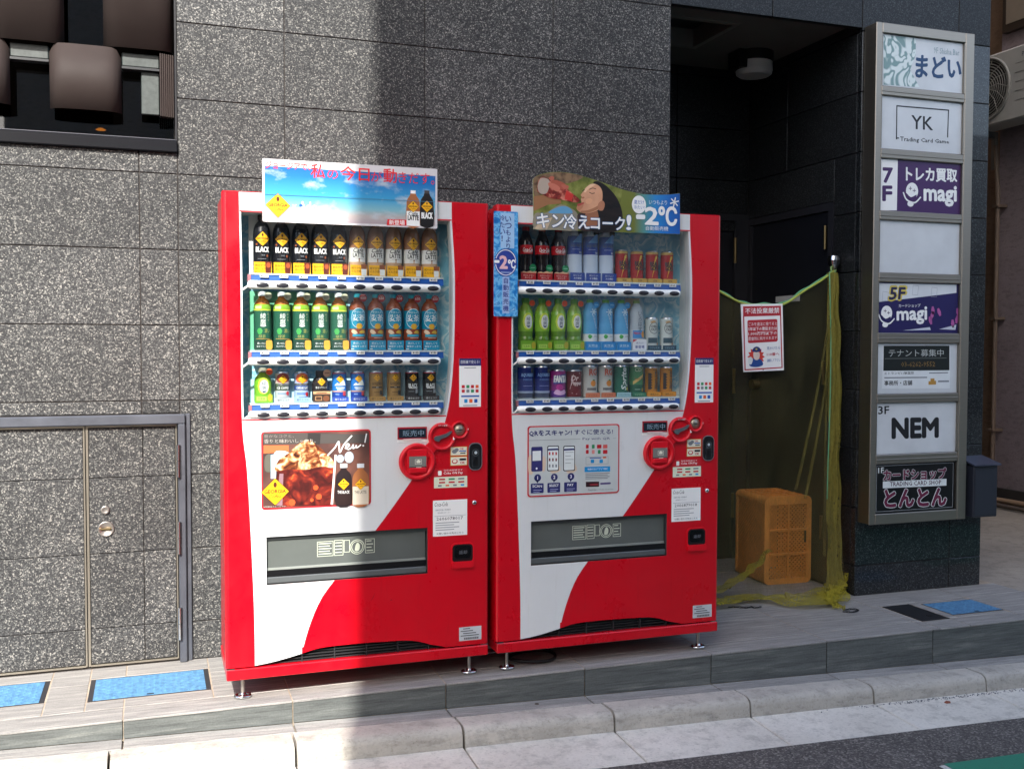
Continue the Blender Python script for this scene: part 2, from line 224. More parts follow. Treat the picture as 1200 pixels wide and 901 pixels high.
class MB:
    def __init__(s): s.v = []; s.f = []; s.m = []; s.mats = []; s.sm = []
    def mi(s, m):
        if m not in s.mats: s.mats.append(m)
        return s.mats.index(m)
    def add(s, vs, fs, m, smooth=False):
        b = len(s.v); s.v += [tuple(v) for v in vs]; i = s.mi(m)
        for f in fs: s.f.append(tuple(b+k for k in f)); s.m.append(i); s.sm.append(smooth)
        return s
    def box(s, x0, x1, y0, y1, z0, z1, m, b=0):
        if b:
            b = min(b, (x1-x0)*.45, (y1-y0)*.45, (z1-z0)*.45); vs = []; ix = {}
            X, Y, Z = (x0, x1), (y0, y1), (z0, z1)
            for i in (0, 1):
                for j in (0, 1):
                    for k in (0, 1):
                        dx, dy, dz = (b if i == 0 else -b), (b if j == 0 else -b), (b if k == 0 else -b)
                        for a, p in (('x', (X[i], Y[j]+dy, Z[k]+dz)), ('y', (X[i]+dx, Y[j], Z[k]+dz)), ('z', (X[i]+dx, Y[j]+dy, Z[k]))): ix[(i, j, k, a)] = len(vs); vs.append(p)
            g = lambda i, j, k, a: ix[(i, j, k, a)]
            fs = [[g(i, j, k, 'x') for j, k in ((0, 0), (0, 1), (1, 1), (1, 0))] for i in (0, 1)]
            fs += [[g(i, j, k, 'y') for i, k in ((0, 0), (0, 1), (1, 1), (1, 0))] for j in (0, 1)]
            fs += [[g(i, j, k, 'z') for i, j in ((0, 0), (0, 1), (1, 1), (1, 0))] for k in (0, 1)]
            for p in (0, 1):
                for q in (0, 1):
                    fs.append([g(0, p, q, 'y'), g(1, p, q, 'y'), g(1, p, q, 'z'), g(0, p, q, 'z')])
                    fs.append([g(p, 0, q, 'x'), g(p, 1, q, 'x'), g(p, 1, q, 'z'), g(p, 0, q, 'z')])
                    fs.append([g(p, q, 0, 'x'), g(p, q, 1, 'x'), g(p, q, 1, 'y'), g(p, q, 0, 'y')])
            fs += [[g(i, j, k, a) for a in 'xyz'] for i in (0, 1) for j in (0, 1) for k in (0, 1)]
            return s.add(vs, fs, m)
        return s.add([(x, y, z) for z in (z0, z1) for x, y in ((x0, y0), (x1, y0), (x1, y1), (x0, y1))], [(0, 3, 2, 1), (4, 5, 6, 7), (0, 1, 5, 4), (1, 2, 6, 5), (2, 3, 7, 6), (3, 0, 4, 7)], m)
    def quad(s, a, b, c, d, m): return s.add([a, b, c, d], [(0, 1, 2, 3)], m)
    def poly(s, pts, y, m): return s.add([(p[0], y, p[1]) for p in pts], [tuple(range(len(pts)))], m)
    def slab(s, pts, y0, y1, m, m2=None):               # upright outline with thickness
        n = len(pts); s.add([(p[0], y0, p[1]) for p in pts], [tuple(range(n))], m); s.add([(p[0], y1, p[1]) for p in pts], [tuple(range(n))[::-1]], m2 or m)
        return s.add([(p[0], y, p[1]) for y in (y0, y1) for p in pts], [(i, (i+1) % n, n+(i+1) % n, n+i) for i in range(n)], m2 or m)
    def rect(s, x0, z0, x1, z1, y, m, n=1):
        for k in range(n):
            a, b = x0+(x1-x0)*k/n, x0+(x1-x0)*(k+1)/n; s.poly([(a, z0), (b, z0), (b, z1), (a, z1)], y, m)
        return s
    def cvx(s, pts, y, m, n=10):                        # convex outline cut into upright strips, to be wrapped on a can
        xs = [p[0] for p in pts]; x0, x1 = min(xs), max(xs)
        def cut(x):
            z = []
            for i in range(len(pts)):
                a, b = pts[i], pts[(i+1) % len(pts)]
                if min(a[0], b[0])-1e-9 <= x <= max(a[0], b[0])+1e-9: z += [a[1], b[1]] if abs(a[0]-b[0]) < 1e-9 else [a[1]+(b[1]-a[1])*(x-a[0])/(b[0]-a[0])]
            return min(z), max(z)
        for k in range(n):
            a, b = x0+(x1-x0)*k/n, x0+(x1-x0)*(k+1)/n; ca, cb = cut(a), cut(b); s.poly([(a, ca[0]), (b, cb[0]), (b, cb[1]), (a, ca[1])], y, m)
        return s
    def stroke(s, pts, wd, y, m):
        for i in range(len(pts)-1):
            a, b = pts[i], pts[i+1]; dx, dz = b[0]-a[0], b[1]-a[1]; l = math.hypot(dx, dz) or 1; nx, nz = -dz/l*wd/2, dx/l*wd/2; ex, ez = dx/l*wd*.3, dz/l*wd*.3; y -= .00003
            s.poly([(a[0]-ex+nx, a[1]-ez+nz), (a[0]-ex-nx, a[1]-ez-nz), (b[0]+ex-nx, b[1]+ez-nz), (b[0]+ex+nx, b[1]+ez+nz)], y, m)
        return s
    def frame(s, x0, z0, x1, z1, t, y, m):
        return s.rect(x0, z0, x1, z0+t, y, m).rect(x0, z1-t, x1, z1, y, m).rect(x0, z0+t, x0+t, z1-t, y, m).rect(x1-t, z0+t, x1, z1-t, y, m)
    def text(s, t, x0, z0, x1, z1, y, m, bold=.0, shear=0, q=None):   # fitted into the box; q maps the unit box onto a quad
        if bold > 0:
            hgt = abs(z1-z0) if not q else abs(q[3][1]-q[0][1]); bold *= .55 if hgt < .03 and ord(t[0]) > 0x3000 else 1; vs, fs, a, b, c, d = glyphs(t, 0, shear); em = hgt/(d-c); rad = bold*em; n = 8 if bold > .02 or hgt > .03 else 4
            if rad > .0002:
                for k in range(n):
                    dx, dz = rad*math.cos(2*PI*k/n), rad*math.sin(2*PI*k/n); yy = y+.00002*(k+1)
                    if q: s.text(t, 0, 0, 1, 1, yy, m, 0, shear, [(p[0]+dx, p[1]+dz) for p in q])
                    else: s.text(t, x0+dx, z0+dz, x1+dx, z1+dz, yy, m, 0, shear)
        vs, fs, a, b, c, d = glyphs(t, 0, shear)
        if q: return s.add([(lambda g, h: ((q[0][0]*(1-g)+q[1][0]*g)*(1-h)+(q[3][0]*(1-g)+q[2][0]*g)*h, y, (q[0][1]*(1-g)+q[1][1]*g)*(1-h)+(q[3][1]*(1-g)+q[2][1]*g)*h))((v[0]-a)/(b-a), (v[1]-c)/(d-c)) for v in vs], fs, m)
        return s.add([(x0+(v[0]-a)/(b-a)*(x1-x0), y, z0+(v[1]-c)/(d-c)*(z1-z0)) for v in vs], fs, m)
    def tc(s, t, cx, cz, h, y, m, bold=.0, shear=0, maxw=None):
        vs, fs, a, b, c, d = glyphs(t, 0, shear); wd = h*(b-a)/(d-c)
        if maxw: wd = min(wd, maxw)
        return s.text(t, cx-wd/2, cz-h/2, cx+wd/2, cz+h/2, y, m, bold, shear)
    def lathe(s, pr, m, n=24, cx=0, cy=0, smooth=True):  # pr: (r, z[, mat])
        k = len(pr); vs = [(cx+r[0]*math.sin(2*PI*i/n), cy-r[0]*math.cos(2*PI*i/n), r[1]) for r in pr for i in range(n)]
        for j in range(k-1):
            s.add(vs[j*n:(j+2)*n], [(i, (i+1) % n, n+(i+1) % n, n+i) for i in range(n)], pr[j+1][2] if len(pr[j+1]) > 2 else m, smooth)
        for j, rv in ((0, True), (k-1, False)):
            if pr[j][0] > 1e-5: s.add(vs[j*n:(j+1)*n], [tuple(range(n))[::-1] if rv else tuple(range(n))], pr[j][2] if len(pr[j]) > 2 else m)
        return s
    def rev(s, cx, cz, pr, m, n=36, cap=True):           # turned about an axis that points at the street; pr: (r, y)
        vs = [(cx+r*math.cos(2*PI*i/n), y, cz+r*math.sin(2*PI*i/n)) for r, y in pr for i in range(n)]
        s.add(vs, [(j*n+i, j*n+(i+1) % n, (j+1)*n+(i+1) % n, (j+1)*n+i) for j in range(len(pr)-1) for i in range(n)], m, True)
        if cap: s.add(vs[-n:], [tuple(range(n))], m)
        return s
    def tube(s, pts, r, m, n=8, closed=False):
        P_ = [Vector(p) for p in pts]; k = len(P_); vs = []; pn = None
        for i, p in enumerate(P_):
            t = (P_[(i+1) % k]-P_[i-1]) if closed else (P_[min(k-1, i+1)]-P_[max(0, i-1)]); t.normalize()
            if pn is None: pn = t.orthogonal().normalized()
            pn = (pn-t*pn.dot(t)).normalized(); bn = t.cross(pn); rr = r[i] if isinstance(r, (list, tuple)) else r
            vs += [p+(pn*math.cos(2*PI*a/n)+bn*math.sin(2*PI*a/n))*rr for a in range(n)]
        fs = [(i*n+a, i*n+(a+1) % n, ((i+1) % k)*n+(a+1) % n, ((i+1) % k)*n+a) for i in range(k if closed else k-1) for a in range(n)]
        s.add(vs, fs, m, True)
        if not closed: s.add(vs[:n], [tuple(range(n))[::-1]], m); s.add(vs[-n:], [tuple(range(n))], m)
        return s
    def grid(s, fn, nu, nv, m, smooth=True):
        return s.add([fn(i/nu, j/nv) for j in range(nv+1) for i in range(nu+1)], [(j*(nu+1)+i, j*(nu+1)+i+1, (j+1)*(nu+1)+i+1, (j+1)*(nu+1)+i) for j in range(nv) for i in range(nu)], m, smooth)
    def wrap(s, r):                                       # bend a flat print round a can of radius r
        s.v = [((r-y)*math.sin(x/r), -(r-y)*math.cos(x/r), z) for x, y, z in s.v]; return s
    def move(s, f): s.v = [f(*v) for v in s.v]; return s
    def mesh(s, name):
        me = bpy.data.meshes.new(name); me.from_pydata(s.v, [], s.f)
        for m in s.mats: me.materials.append(m)
        me.polygons.foreach_set('material_index', s.m); me.polygons.foreach_set('use_smooth', s.sm); me.update(); return me
    def build(s, name, parent=None, **kw):
        o = bpy.data.objects.new(name, s.mesh(name)); COL.objects.link(o)
        if parent is not None: o.parent = parent
        return tag(o, **kw)
def tag(o, label=None, cat=None, group=None, kind=None):
    for k, v in (('label', label), ('category', cat), ('group', group), ('kind', kind)):
        if v: o[k] = v
    return o
def thing(name, loc, label=None, cat=None, group=None, rz=0):
    o = bpy.data.objects.new(name, None); COL.objects.link(o); o.location = loc; o.rotation_euler.z = rz; o.empty_display_size = .1
    return tag(o, label, cat, group)
def inst(me, name, loc, parent=None, rz=0):
    o = bpy.data.objects.new(name, me); COL.objects.link(o); o.location = loc; o.rotation_euler.z = rz
    if parent is not None: o.parent = parent
    return o
def shadef(me):                                           # keep edges crisp on smooth meshes
    return me

# ------------------------------------------------------------------ ground, street, kerb
W = .5808                                                  # face of the granite wall
def gz(x): return -.0755-.0262*x                          # the pavement falls to the right
o = MB().quad((-200, -200, gz(-200)-.35), (200, -200, gz(200)-.35), (200, 200, gz(200)-.35), (-200, 200, gz(-200)-.35), ASPH).build('ground', kind='structure')
def rz_(x, y): return gz(x)-.08-.012*max(0, min(1, (-.54-y)/3))
b = MB(); xs = [-30, -6, -3, 0, 3, 6, 30]; ys = [-.54, -2, -3.6, -8.6]
b.add([(x, y, rz_(x, y)) for y in ys for x in xs], [(j*7+i+7, j*7+i+8, j*7+i+1, j*7+i) for j in range(3) for i in range(6)], ASPH); b.build('road', kind='structure')
x0, y0 = 2.44, -.845
MB().add([(x0, y0, rz_(x0, y0)+.004), (14, y0, rz_(14, y0)+.004), (14, -2.4, rz_(14, -2.4)+.004), (x0, -2.4, rz_(x0, -2.4)+.004)], [(3, 2, 1, 0)], GREENP).build('green_lane_marking', kind='structure')
MB().add([(x0-.03, y0-.01, rz_(x0, y0)+.004), (x0-.003, y0-.01, rz_(x0, y0)+.004), (x0-.003, -2.4, rz_(x0, -2.4)+.004), (x0-.03, -2.4, rz_(x0, -2.4)+.004)], [(3, 2, 1, 0)], worn('white_road_paint', '#c9c9c4', '#6d6a66', 50, .4, .5)).build('white_line_marking', kind='structure')
# gutter slabs
gut = MB().box(-6, 8, -.54, -.26, -.5, -.4, DKGROUT).move(lambda x, y, z: (x, y, z+gz(x)+.2)).build('gutter', kind='structure')
kb = MB().box(-6, 8, -.262, -.14, -.5, -.1, DKGROUT).move(lambda x, y, z: (x, y, z+gz(x)+.02)).build('kerb', kind='structure')
xk = -2.18
while xk < 6.5:
    a, c = xk, xk+.5985
    def sl_(x, y, z): return (x, y, z+gz(x))
    g = MB().box(a+.003, c-.003, -.54+random.uniform(-.004, .004), -.262, -.2, -.08, GUT, .004).move(lambda x, y, z: (x, y, z+gz(x)+(.012 if y > -.3 and z > -.1 else 0)))
    g.build('gutter_slab', gut)
    pr = [(-.138, -.2), (-.138, 0), (-.2, .002), (-.226, .002), (-.238, -.001), (-.248, -.007), (-.255, -.017), (-.2575, -.028), (-.2635, -.085), (-.2635, -.2)]
    k = MB(); n = len(pr); dj = [random.uniform(-.0015, .0015) for _ in range(2)]; X = [a+.0045, (a+c)/2, c-.0045]; dzz = random.uniform(-.002, .002)
    vs = [(x, y+dj[0], z+gz(x)+dzz) for x in X for (y, z) in pr]
    k.add(vs, [(i*n+j, i*n+j+1, (i+1)*n+j+1, (i+1)*n+j) for i in range(2) for j in range(2, n-3)], CONC, True); k.add(vs, [(i*n+j, i*n+j+1, (i+1)*n+j+1, (i+1)*n+j) for i in range(2) for j in (0, 1, n-3, n-2)], CONC)
    k.add(vs[:n], [tuple(range(n))], CONC); k.add(vs[-n:], [tuple(range(n))[::-1]], CONC)
    k.build('kerb_stone', kb); xk = c
# pavement strip
pv = MB().box(-6, 8, -.139, -.05, -.3, -.012, GROUT).move(sl_).build('pavement', kind='structure')
jx = [-2.645+.575*i for i in range(16)]
for a, c in zip(jx, jx[1:]):
    MB().box(a+.003, c-.003, -.136, -.045, -.1, 0, TILE, .0015).move(sl_).build('tile', pv)
# raised floor of dark tiles: bed, then each tile
FX0, FX1 = -4.0, 4.07
fl = MB().box(FX0, FX1-.004, -.035, 1.62, -.4, -.0016, GROUT).build('tiled_floor', kind='structure')
rows = [(-.043, .086), (.086, .386), (.386, .686), (.686, .986), (.986, 1.286), (1.286, 1.612)]
holes = [(-.475, -.037, .178, .446), (-1.05, -.613, .222, .486), (3.148, 3.32, .076, .366), (3.37, 3.69, .118, .348)]
tmesh = {}
def pieces(x0, x1, y0, y1):
    out = [(x0, x1, y0, y1)]
    for hx0, hx1, hy0, hy1 in holes:
        nx = []
        for a, c, d, e in out:
            if hx1 <= a or hx0 >= c or hy1 <= d or hy0 >= e: nx.append((a, c, d, e)); continue
            if hx0 > a: nx.append((a, hx0, d, e))
            if hx1 < c: nx.append((hx1, c, d, e))
            m0, m1 = max(a, hx0), min(c, hx1)
            if hy0 > d: nx.append((m0, m1, d, hy0))
            if hy1 < e: nx.append((m0, m1, hy1, e))
        out = nx
    return out
for ri, (ya, yb) in enumerate(rows):
    for a, c in zip(jx, jx[1:]):
        if ri >= 2 and c < 2.07 and ya > .58: continue
        a_, c_ = max(a, FX0), min(c, FX1)
        if ya > .58: a_, c_ = max(a_, 2.076), min(c_, 3.157)
        if c_-a_ < .02: continue
        for q in pieces(a_, c_, ya, min(yb, W+.004) if (c <= 2.0 or a >= 3.157) and ya < .58 else yb):
            g = .0022
            if q[1]-q[0] < .012 or q[3]-q[2] < .012: continue
            MB().box(q[0]+g, q[1]-g, q[2]+(g if q[2] > 0 else -.002), q[3]-g, -.03 if ri else -.0075, 0, TILE, .0012).build('tile', fl)
for a, c in zip(jx, jx[1:]):                                # riser
    a, c = max(a, FX0), min(c, FX1)
    if c-a < .02: continue
    MB().add([(x, y, z) for y in (-.043, -.036) for x, z in ((a+.0025, gz(a)+.001), (c-.0025, gz(c)+.001), (c-.0025, -.009), (a+.0025, -.009))], [(0, 1, 2, 3), (4, 7, 6, 5), (0, 4, 5, 1), (1, 5, 6, 2), (2, 6, 7, 3), (3, 7, 4, 0)], TILED).build('riser_tile', fl)
# alley concrete
def az(x, y): return -.008 if y > .1 else -.008+(gz(x)+.008)*min(1, (.1-y)/.16)
b = MB(); xs = [4.07, 5, 6, 7.5]; ys = [-.06, .1, .5, 1.5, 3, 9]
b.add([(x, y, az(x, y)) for y in ys for x in xs], [(j*4+i, j*4+i+1, j*4+i+5, j*4+i+4) for j in range(5) for i in range(3)], ALLEY); b.build('alley_ground', kind='structure')

# ------------------------------------------------------------------ granite building
bld = thing('granite_building', (0, W, 0), 'building clad in speckled grey granite behind the vending machines', 'building')
def B(mb, name, parent=bld, **kw): return mb.move(lambda x, y, z: (x, y-W, z)).build(name, parent, **kw)
CY = W+.0045
core = MB()
for q in [(-.133, 2.076, CY, 7, -.3, 9), (-5, -1.6, CY, 7, -.3, 9), (-1.6, -.133, CY, 7, -.3, 2.04), (-1.6, -.133, CY, 7, 3.3, 9), (-1.6, -.133, W+.6, 7, 2.04, 3.3), (2.076, 3.187, CY, 7, 3.05, 9), (2.076, 3.187, 1.642, 7, -.3, 3.05), (3.187, 3.974, CY, 7, -.3, 9)]: core.box(*q, P('#35312f', .9))  # dark core colour stands in for shadow in the panel joints
B(core, 'wall_core')
pm = {}
def panel(x0, x1, z0, z1, mat, face='front', y=W):
    g = .002; wd, h = round(x1-x0-2*g, 4), round(z1-z0-2*g, 4)
    if wd < .01 or h < .01: return
    k = (wd, h, mat.name, face)
    if k not in pm:
        m = MB().box(-wd/2, wd/2, 0, .034, -h/2, h/2, mat, .0018)
        if face == 'left': m.move(lambda x, y, z: (y, x, z))
        if face == 'right': m.move(lambda x, y, z: (-y, x, z))
        pm[k] = m.mesh('granite_panel')
    loc = ((x0+x1)/2, 0+(y-W), (z0+z1)/2) if face == 'front' else (y, (x0+x1)/2-W, (z0+z1)/2)
    inst(pm[k], 'granite_panel', loc, bld)
RZ = [0, .156]+[.156+.3018*i for i in range(1, 16)]
H0, H1 = .7595+.3018*7, 2.885                               # 2.872
for ri, (za, zb) in enumerate(zip(RZ, RZ[1:])):
    if za > 4.4: continue
    for a, c in [(-.133, .29), (.29, .887), (.887, 1.481), (1.481, 2.076)]:
        if a < -.1 and zb < 1.06: a = -.093
        panel(a, c, za, zb, GR)
    for a, c in [(-.278, -.133), (-.873, -.278), (-1.47, -.873), (-2.065, -1.47), (-2.66, -2.065)]:
        z0_, z1_ = za, zb
        if c > -2:                                           # door and window cut into this stretch
            if zb <= 1.0: continue
            if z0_ < 1.009: z0_ = 1.009
            if a > -1.6:
                if za > 2.04 and za < 3.2: continue
                if zb > 2.052 and za < 2.052: z1_ = 2.052
        panel(a, c, z0_, z1_, GR)
    if za > 2.8:
        for a, c in [(2.076, 2.63), (2.63, 3.157)]: panel(a, c, max(za, H1) if za < 3 else za, zb, GRD)
    for a, c in [(3.157, 3.764), (3.764, 3.976)]: panel(a, c, za, zb, GRP if zb < 2.9 else GRD)
    # reveal of the entrance: right cheek, left cheek, back
    if za < 2.88:
        zt = min(zb, 2.92)
        if zb <= 2.06: panel(W+.034, .79, za, zt, GRD, 'left', 3.157)
        elif za < 2.03: panel(W+.034, .79, za, zt, GRD, 'left', 3.157); panel(.79, 1.612, 2.045, zt, GRD, 'left', 3.157)
        else: panel(W+.034, 1.22, za, zt, GRD, 'left', 3.157); panel(1.22, 1.612, za, zt, GRD, 'left', 3.157)
        panel(W+.034, 1.1, za, zt, GRD, 'right', 2.076); panel(1.1, 1.612, za, zt, GRD, 'right', 2.076)
        for a, c in [(2.076, 2.35), (2.35, 2.67), (2.67, 3.157)]:
            if zb < 2.1 and a > 2.1: 
                if a > 2.3 and c < 3: continue
                continue
            panel(a, c, za, zt, GRD, 'front', 1.612)
for za, zb in zip(RZ, RZ[1:]):                               # side of the building along the alley
    if za < 3.4:
        for a, c in [(W+.034, 1.2), (1.2, 1.8), (1.8, 2.4), (2.4, 3.0)]:
            g = .002; MB().box(3.974, 3.99, a+g-W, c-g-W, za+g, zb-g, GRD).build('granite_panel', bld)
# entrance ceiling with access hatch, doors
CEIL = P('#6f6a63', .8)
b = MB(); zc = 2.921
for q in [(2.11, 2.2, .615, 1.612), (2.6, 3.157, .615, 1.612), (2.2, 2.6, .615, .82), (2.2, 2.6, 1.28, 1.612)]: b.box(*q, zc, zc+.02, CEIL)
B(b, 'ceiling')
b = MB(); 
for q in [(2.2, 2.6, .82, .85, zc-.006, zc+.1), (2.2, 2.6, 1.25, 1.28, zc-.006, zc+.1), (2.2, 2.23, .85, 1.25, zc-.006, zc+.1), (2.57, 2.6, .85, 1.25, zc-.006, zc+.1)]: b.box(*q, P('#7e7a72', .5))
hh = B(b, 'ceiling_hatch'); B(MB().box(2.23, 2.57, .85, 1.25, zc+.09, zc+.1, BLACK), 'hatch_cover', hh)
NAVY = P('#14161d', .4)
def service_door(name, mb_leaf, hinges, knobs, label=None):
    d = B(mb_leaf, name)
    for h in hinges: B(h, 'hinge', d)
    for k in knobs: B(k, 'knob', d)
    return d
d = B(MB().box(3.165, 3.19, .83, 1.57, .004, 2.0, NAVY), 'door')
B(MB().box(3.150, 3.187, .79, .829, 0, 2.043, P('#25262b', .35)).box(3.150, 3.187, 1.571, 1.612, 0, 2.043, P('#25262b', .35)).box(3.150, 3.187, .829, 1.571, 2.002, 2.043, P('#25262b', .35)), 'door_frame', d)
for z in (1.80, 1.08, .25): B(MB().tube([(3.148, .85, z), (3.148, .85, z+.125)], .009, BRASS), 'hinge', d)
B(MB().tube([(3.165, 1.5, 1.06), (3.12, 1.5, 1.06)], .028, BRASS, 16), 'knob', d); B(MB().tube([(3.165, 1.5, 1.15), (3.145, 1.5, 1.15)], .018, BRASS, 16), 'lock', d)
B(MB().box(3.161, 3.164, 1.09, 1.32, 1.535, 1.57, P('#b9bab8', .5)).add([], [], BLACK), 'notice_strip', d)
d = B(MB().box(2.2, 3.06, 1.625, 1.645, .004, 2.03, NAVY), 'door'); B(MB().box(2.11, 2.2, 1.6, 1.642, 0, 2.07, P('#25262b', .35)).box(3.062, 3.157, 1.6, 1.642, 0, 2.07, P('#25262b', .35)).box(2.2, 3.062, 1.6, 1.642, 2.032, 2.07, P('#25262b', .35)), 'door_frame', d)
for z in (1.78, 1.0, .25): B(MB().tube([(3.06, 1.596, z), (3.06, 1.596, z+.15)], .01, BRASS), 'hinge', d)
# cladded cupboard door at the left
dz = .0
dr = B(MB().box(-.485, -.15, W+.01, W+.03, .012, .964, P('#55534e', .4)), 'clad_door', label='clad door leaf with round turn handle and three hinges')
dl = B(MB().box(-1.25, -.491, W+.01, W+.03, .012, .964, P('#55534e', .4)), 'clad_door', label='wider clad door leaf at the left')
for par, cols, in ((dr, [(-.478, -.276), (-.276, -.153)]), (dl, [(-.87, -.497), (-1.24, -.87)])):
    for a, c in cols:
        for za, zb in [(.018, .16), (.16, .458), (.458, .7595), (.7595, .958)]:
            B(MB().box(a+.0015, c-.0015, W-.002, W+.008, za+.0015, zb-.0015, GR, .0015), 'granite_panel', par)
LT = P('#9a9488', .35, .8)
B(MB().box(-.487, -.4785, W-.005, W+.01, .012, .965, LT).box(-.4785, -.152, W-.005, W+.01, .959, .966, LT).box(-.152, -.147, W-.005, W+.01, .012, .966, LT).box(-.4785, -.152, W-.005, W+.01, .01, .017, LT), 'edge_trim', dr)
B(MB().box(-.497, -.491, W-.005, W+.01, .012, .965, LT).box(-1.25, -.497, W-.005, W+.01, .959, .966, LT).box(-1.25, -.497, W-.005, W+.01, .01, .017, LT), 'edge_trim', dl)
for z in (.755, .445, .097): 
    B(MB().tube([(-.1425, W-.037, z), (-.1425, W-.037, z+.064)], .0085, P('#c9cacb', .2, 1), 12).tube([(-.1425, W-.037, z+.066), (-.1425, W-.037, z+.13)], .0085, P('#c9cacb', .2, 1), 12), 'hinge', dr)
B(MB().rev(-.419, .632, [(.017, W+.0), (.017, W-.008), (.014, W-.011), (.01, W-.009), (.001, W-.009)], P('#9d9893', .38, .9), 28), 'lock', dr)
kn = B(MB().rev(-.417, .556, [(.031, W), (.031, W-.006), (.028, W-.01), (.024, W-.006), (.001, W-.005)], P('#9d9893', .38, .9), 32), 'turn_handle', dr)
B(MB().box(-.437, -.397, W-.014, W-.004, .552, .560, BRASS, .003), 'handle_bar', kn)
B(MB().box(-1.3, -.114, W-.03, W+.02, .968, 1.007, FRAME, .004).box(-.143, -.114, W-.03, W+.02, 0, .968, FRAME, .004).box(-.114, -.094, W-.012, W+.02, 0, 1.007, FRAME, .003), 'door_frame')
# window with staggered curved sheets
wn = B(MB().box(-1.6, -.133, W-.02, W+.12, 2.05, 2.098, P('#15161a', .35, 0, .12), .004), 'window', label='dark window behind staggered curved brown metal sheets')
B(MB().box(-.141, -.1335, W-.004, W+.2, 2.098, 3.3, P('#1b1b1f', .35)), 'jamb', wn); B(MB().box(-1.6, -.141, W-.018, W-.004, 2.0985, 2.101, P('#4a4b52', .4)), 'sill_edge', wn)
B(MB().box(-1.6, -.142, W+.13, W+.138, 2.099, 3.3, DKGLASS), 'pane', wn)
B(MB().box(-1.6, -.142, W+.5, W+.51, 2.06, 3.3, P('#1a1210', .8)), 'room_wall', wn)
lm, N_, L_, b_ = newmat('warm_lamp'); b_.inputs['Emission Color'].default_value = lin('#ff9a2e'); b_.inputs['Emission Strength'].default_value = 1.2
B(MB().lathe([(.001, 2.178), (.016, 2.179), (.021, 2.181), (.009, 2.188), (.001, 2.189)], lm, 20, -.43, W+.3), 'room_lamp', wn)
SHEET = P('#352e2c', .6, 0, .12, 0, .08)
def sheet(x0, x1, z0, z1, rad=0):
    n = 16; b = MB(); vs = []; hw = (x1-x0)/2
    for sgn, th in ((0, 0), (1, .003)):
        for k in range(n+1):
            t = -1+2*k/n; x = (x0+x1)/2+hw*t; y = W-.004+.03*abs(t)**5+th; zt = z1
            e = hw*(1-abs(t))
            if rad and e < rad: zt = z1-rad+math.sqrt(max(0, rad*rad-(rad-e)**2))
            vs += [(x, y, z0), (x, y, zt)]
    fs = []
    for k in range(n):
        for of in (0, 2*(n+1)):
            q = (of+2*k, of+2*k+2, of+2*k+3, of+2*k+1); fs.append(q if of == 0 else q[::-1])
        a, c = 2*k, 2*(n+1)+2*k; fs += [(a, c, c+2, a+2), (a+1, a+3, c+3, c+1)]
    fs += [(0, 1, 2*(n+1)+1, 2*(n+1)), (2*n, 2*(n+1)+2*n, 2*(n+1)+2*n+1, 2*n+1)]
    b.add(vs, fs, SHEET, True); return b
for q in [(-.81, -.545, 2.443, 3.25), (-.405, -.1415, 2.45, 3.25), (-.6, -.34, 2.197, 2.446, .035), (-1.0, -.738, 2.2, 2.446, .035), (-1.22, -.95, 2.44, 3.25)]: B(sheet(*q), 'curved_sheet', wn)
b = MB()
for k in range(7): b.box(-.197+.0078*k, -.1905+.0078*k, W-.004+.003*k, W+.03+.003*k, 2.192, 2.44, SHEET, .002)
B(b, 'curved_sheet', wn, label='folded sheet edge with vertical ribs beside the jamb')
for x0, x1 in ((-.738, -.602), (-.338, -.198)): B(MB().box(x0, x1, W+.03, W+.07, 2.385, 2.438, GALV, .004).box(x0, x1, W+.025, W+.07, 2.375, 2.384, P('#23262a', .4)), 'bracket', wn)
B(MB().box(-.267, -.199, W+.045, W+.06, 2.205, 2.374, GALV, .003), 'plate', wn)

# ceiling lamp in the entrance
lp = thing('ceiling_lamp', (2.955, 1.25, 2.92), 'round white ceiling lamp on a black base in the entrance', 'lamp')
MB().lathe([(.105, 0), (.105, -.05), (.1, -.055)], BLACK, 32).box(-.13, -.06, -.06, .06, -.1, -.002, BLACK).build('base', lp); MB().lathe([(.1, -.052), (.102, -.1), (.098, -.118), (.085, -.128), (.001, -.13)], P('#d6d6d2', .5), 32).build('diffuser', lp)
# hook and hanging bell-shaped clip on the cheek wall
hk = thing('wall_hook', (3.155, .735, 1.72), 'small chrome hook fixed to the granite cheek above the net', 'hook')
MB().lathe([(.001, -.05), (.014, -.036), (.028, -.012), (.034, .012), (.028, .034), (.014, .046), (.001, .05)], CHROME, 20, -.035).build('cover', hk)
MB().tube([(-.03, 0, -.04), (-.03, 0, -.075), (-.036, -.006, -.09)], .006, P('#33363a', .4)).build('stem', hk)

# ------------------------------------------------------------------ building across the street, whose edge cuts off the sun
ob = thing('opposite_building', (0, -6.5, 0), 'tall pale building across the street that shades the right of the scene', 'building')
ex = .465-.335*6.2
OBW = concrete('opposite_facade', '#c9c4ba', '#dcd8cf', sc=1)
MB().box(ex, ex+2.6, -8, .3, -.6, 9.1, OBW).box(ex+2.6, ex+6.6, -8, .3, -.6, 11.8, OBW).build('facade', ob)
for i in range(2):
    for j in range(2):
        x = ex+1.2+2.5*i; z = 1+3.4*j
        w_o = MB().box(x-.06, x+1.66, .3, .36, z-.06, z+1.76, P('#4a4a4c', .5)).build('window', ob); MB().box(x, x+1.6, .345, .37, z, z+1.7, P('#39424a', .12, 0, .6)).build('pane', w_o)
ob2 = thing('opposite_low_building', (0, -6.5, 0), 'lower rendered building across the street left of the gap', 'building')
MB().box(-18, -5.0, -8, .2, -.6, 4.6, OBW).build('facade', ob2)
for i in range(4):
    x = -16+2.5*i; w_o = MB().box(x, x+1.5, .2, .25, 2.8, 4.4, P('#39424a', .12, 0, .6)).build('window', ob2)

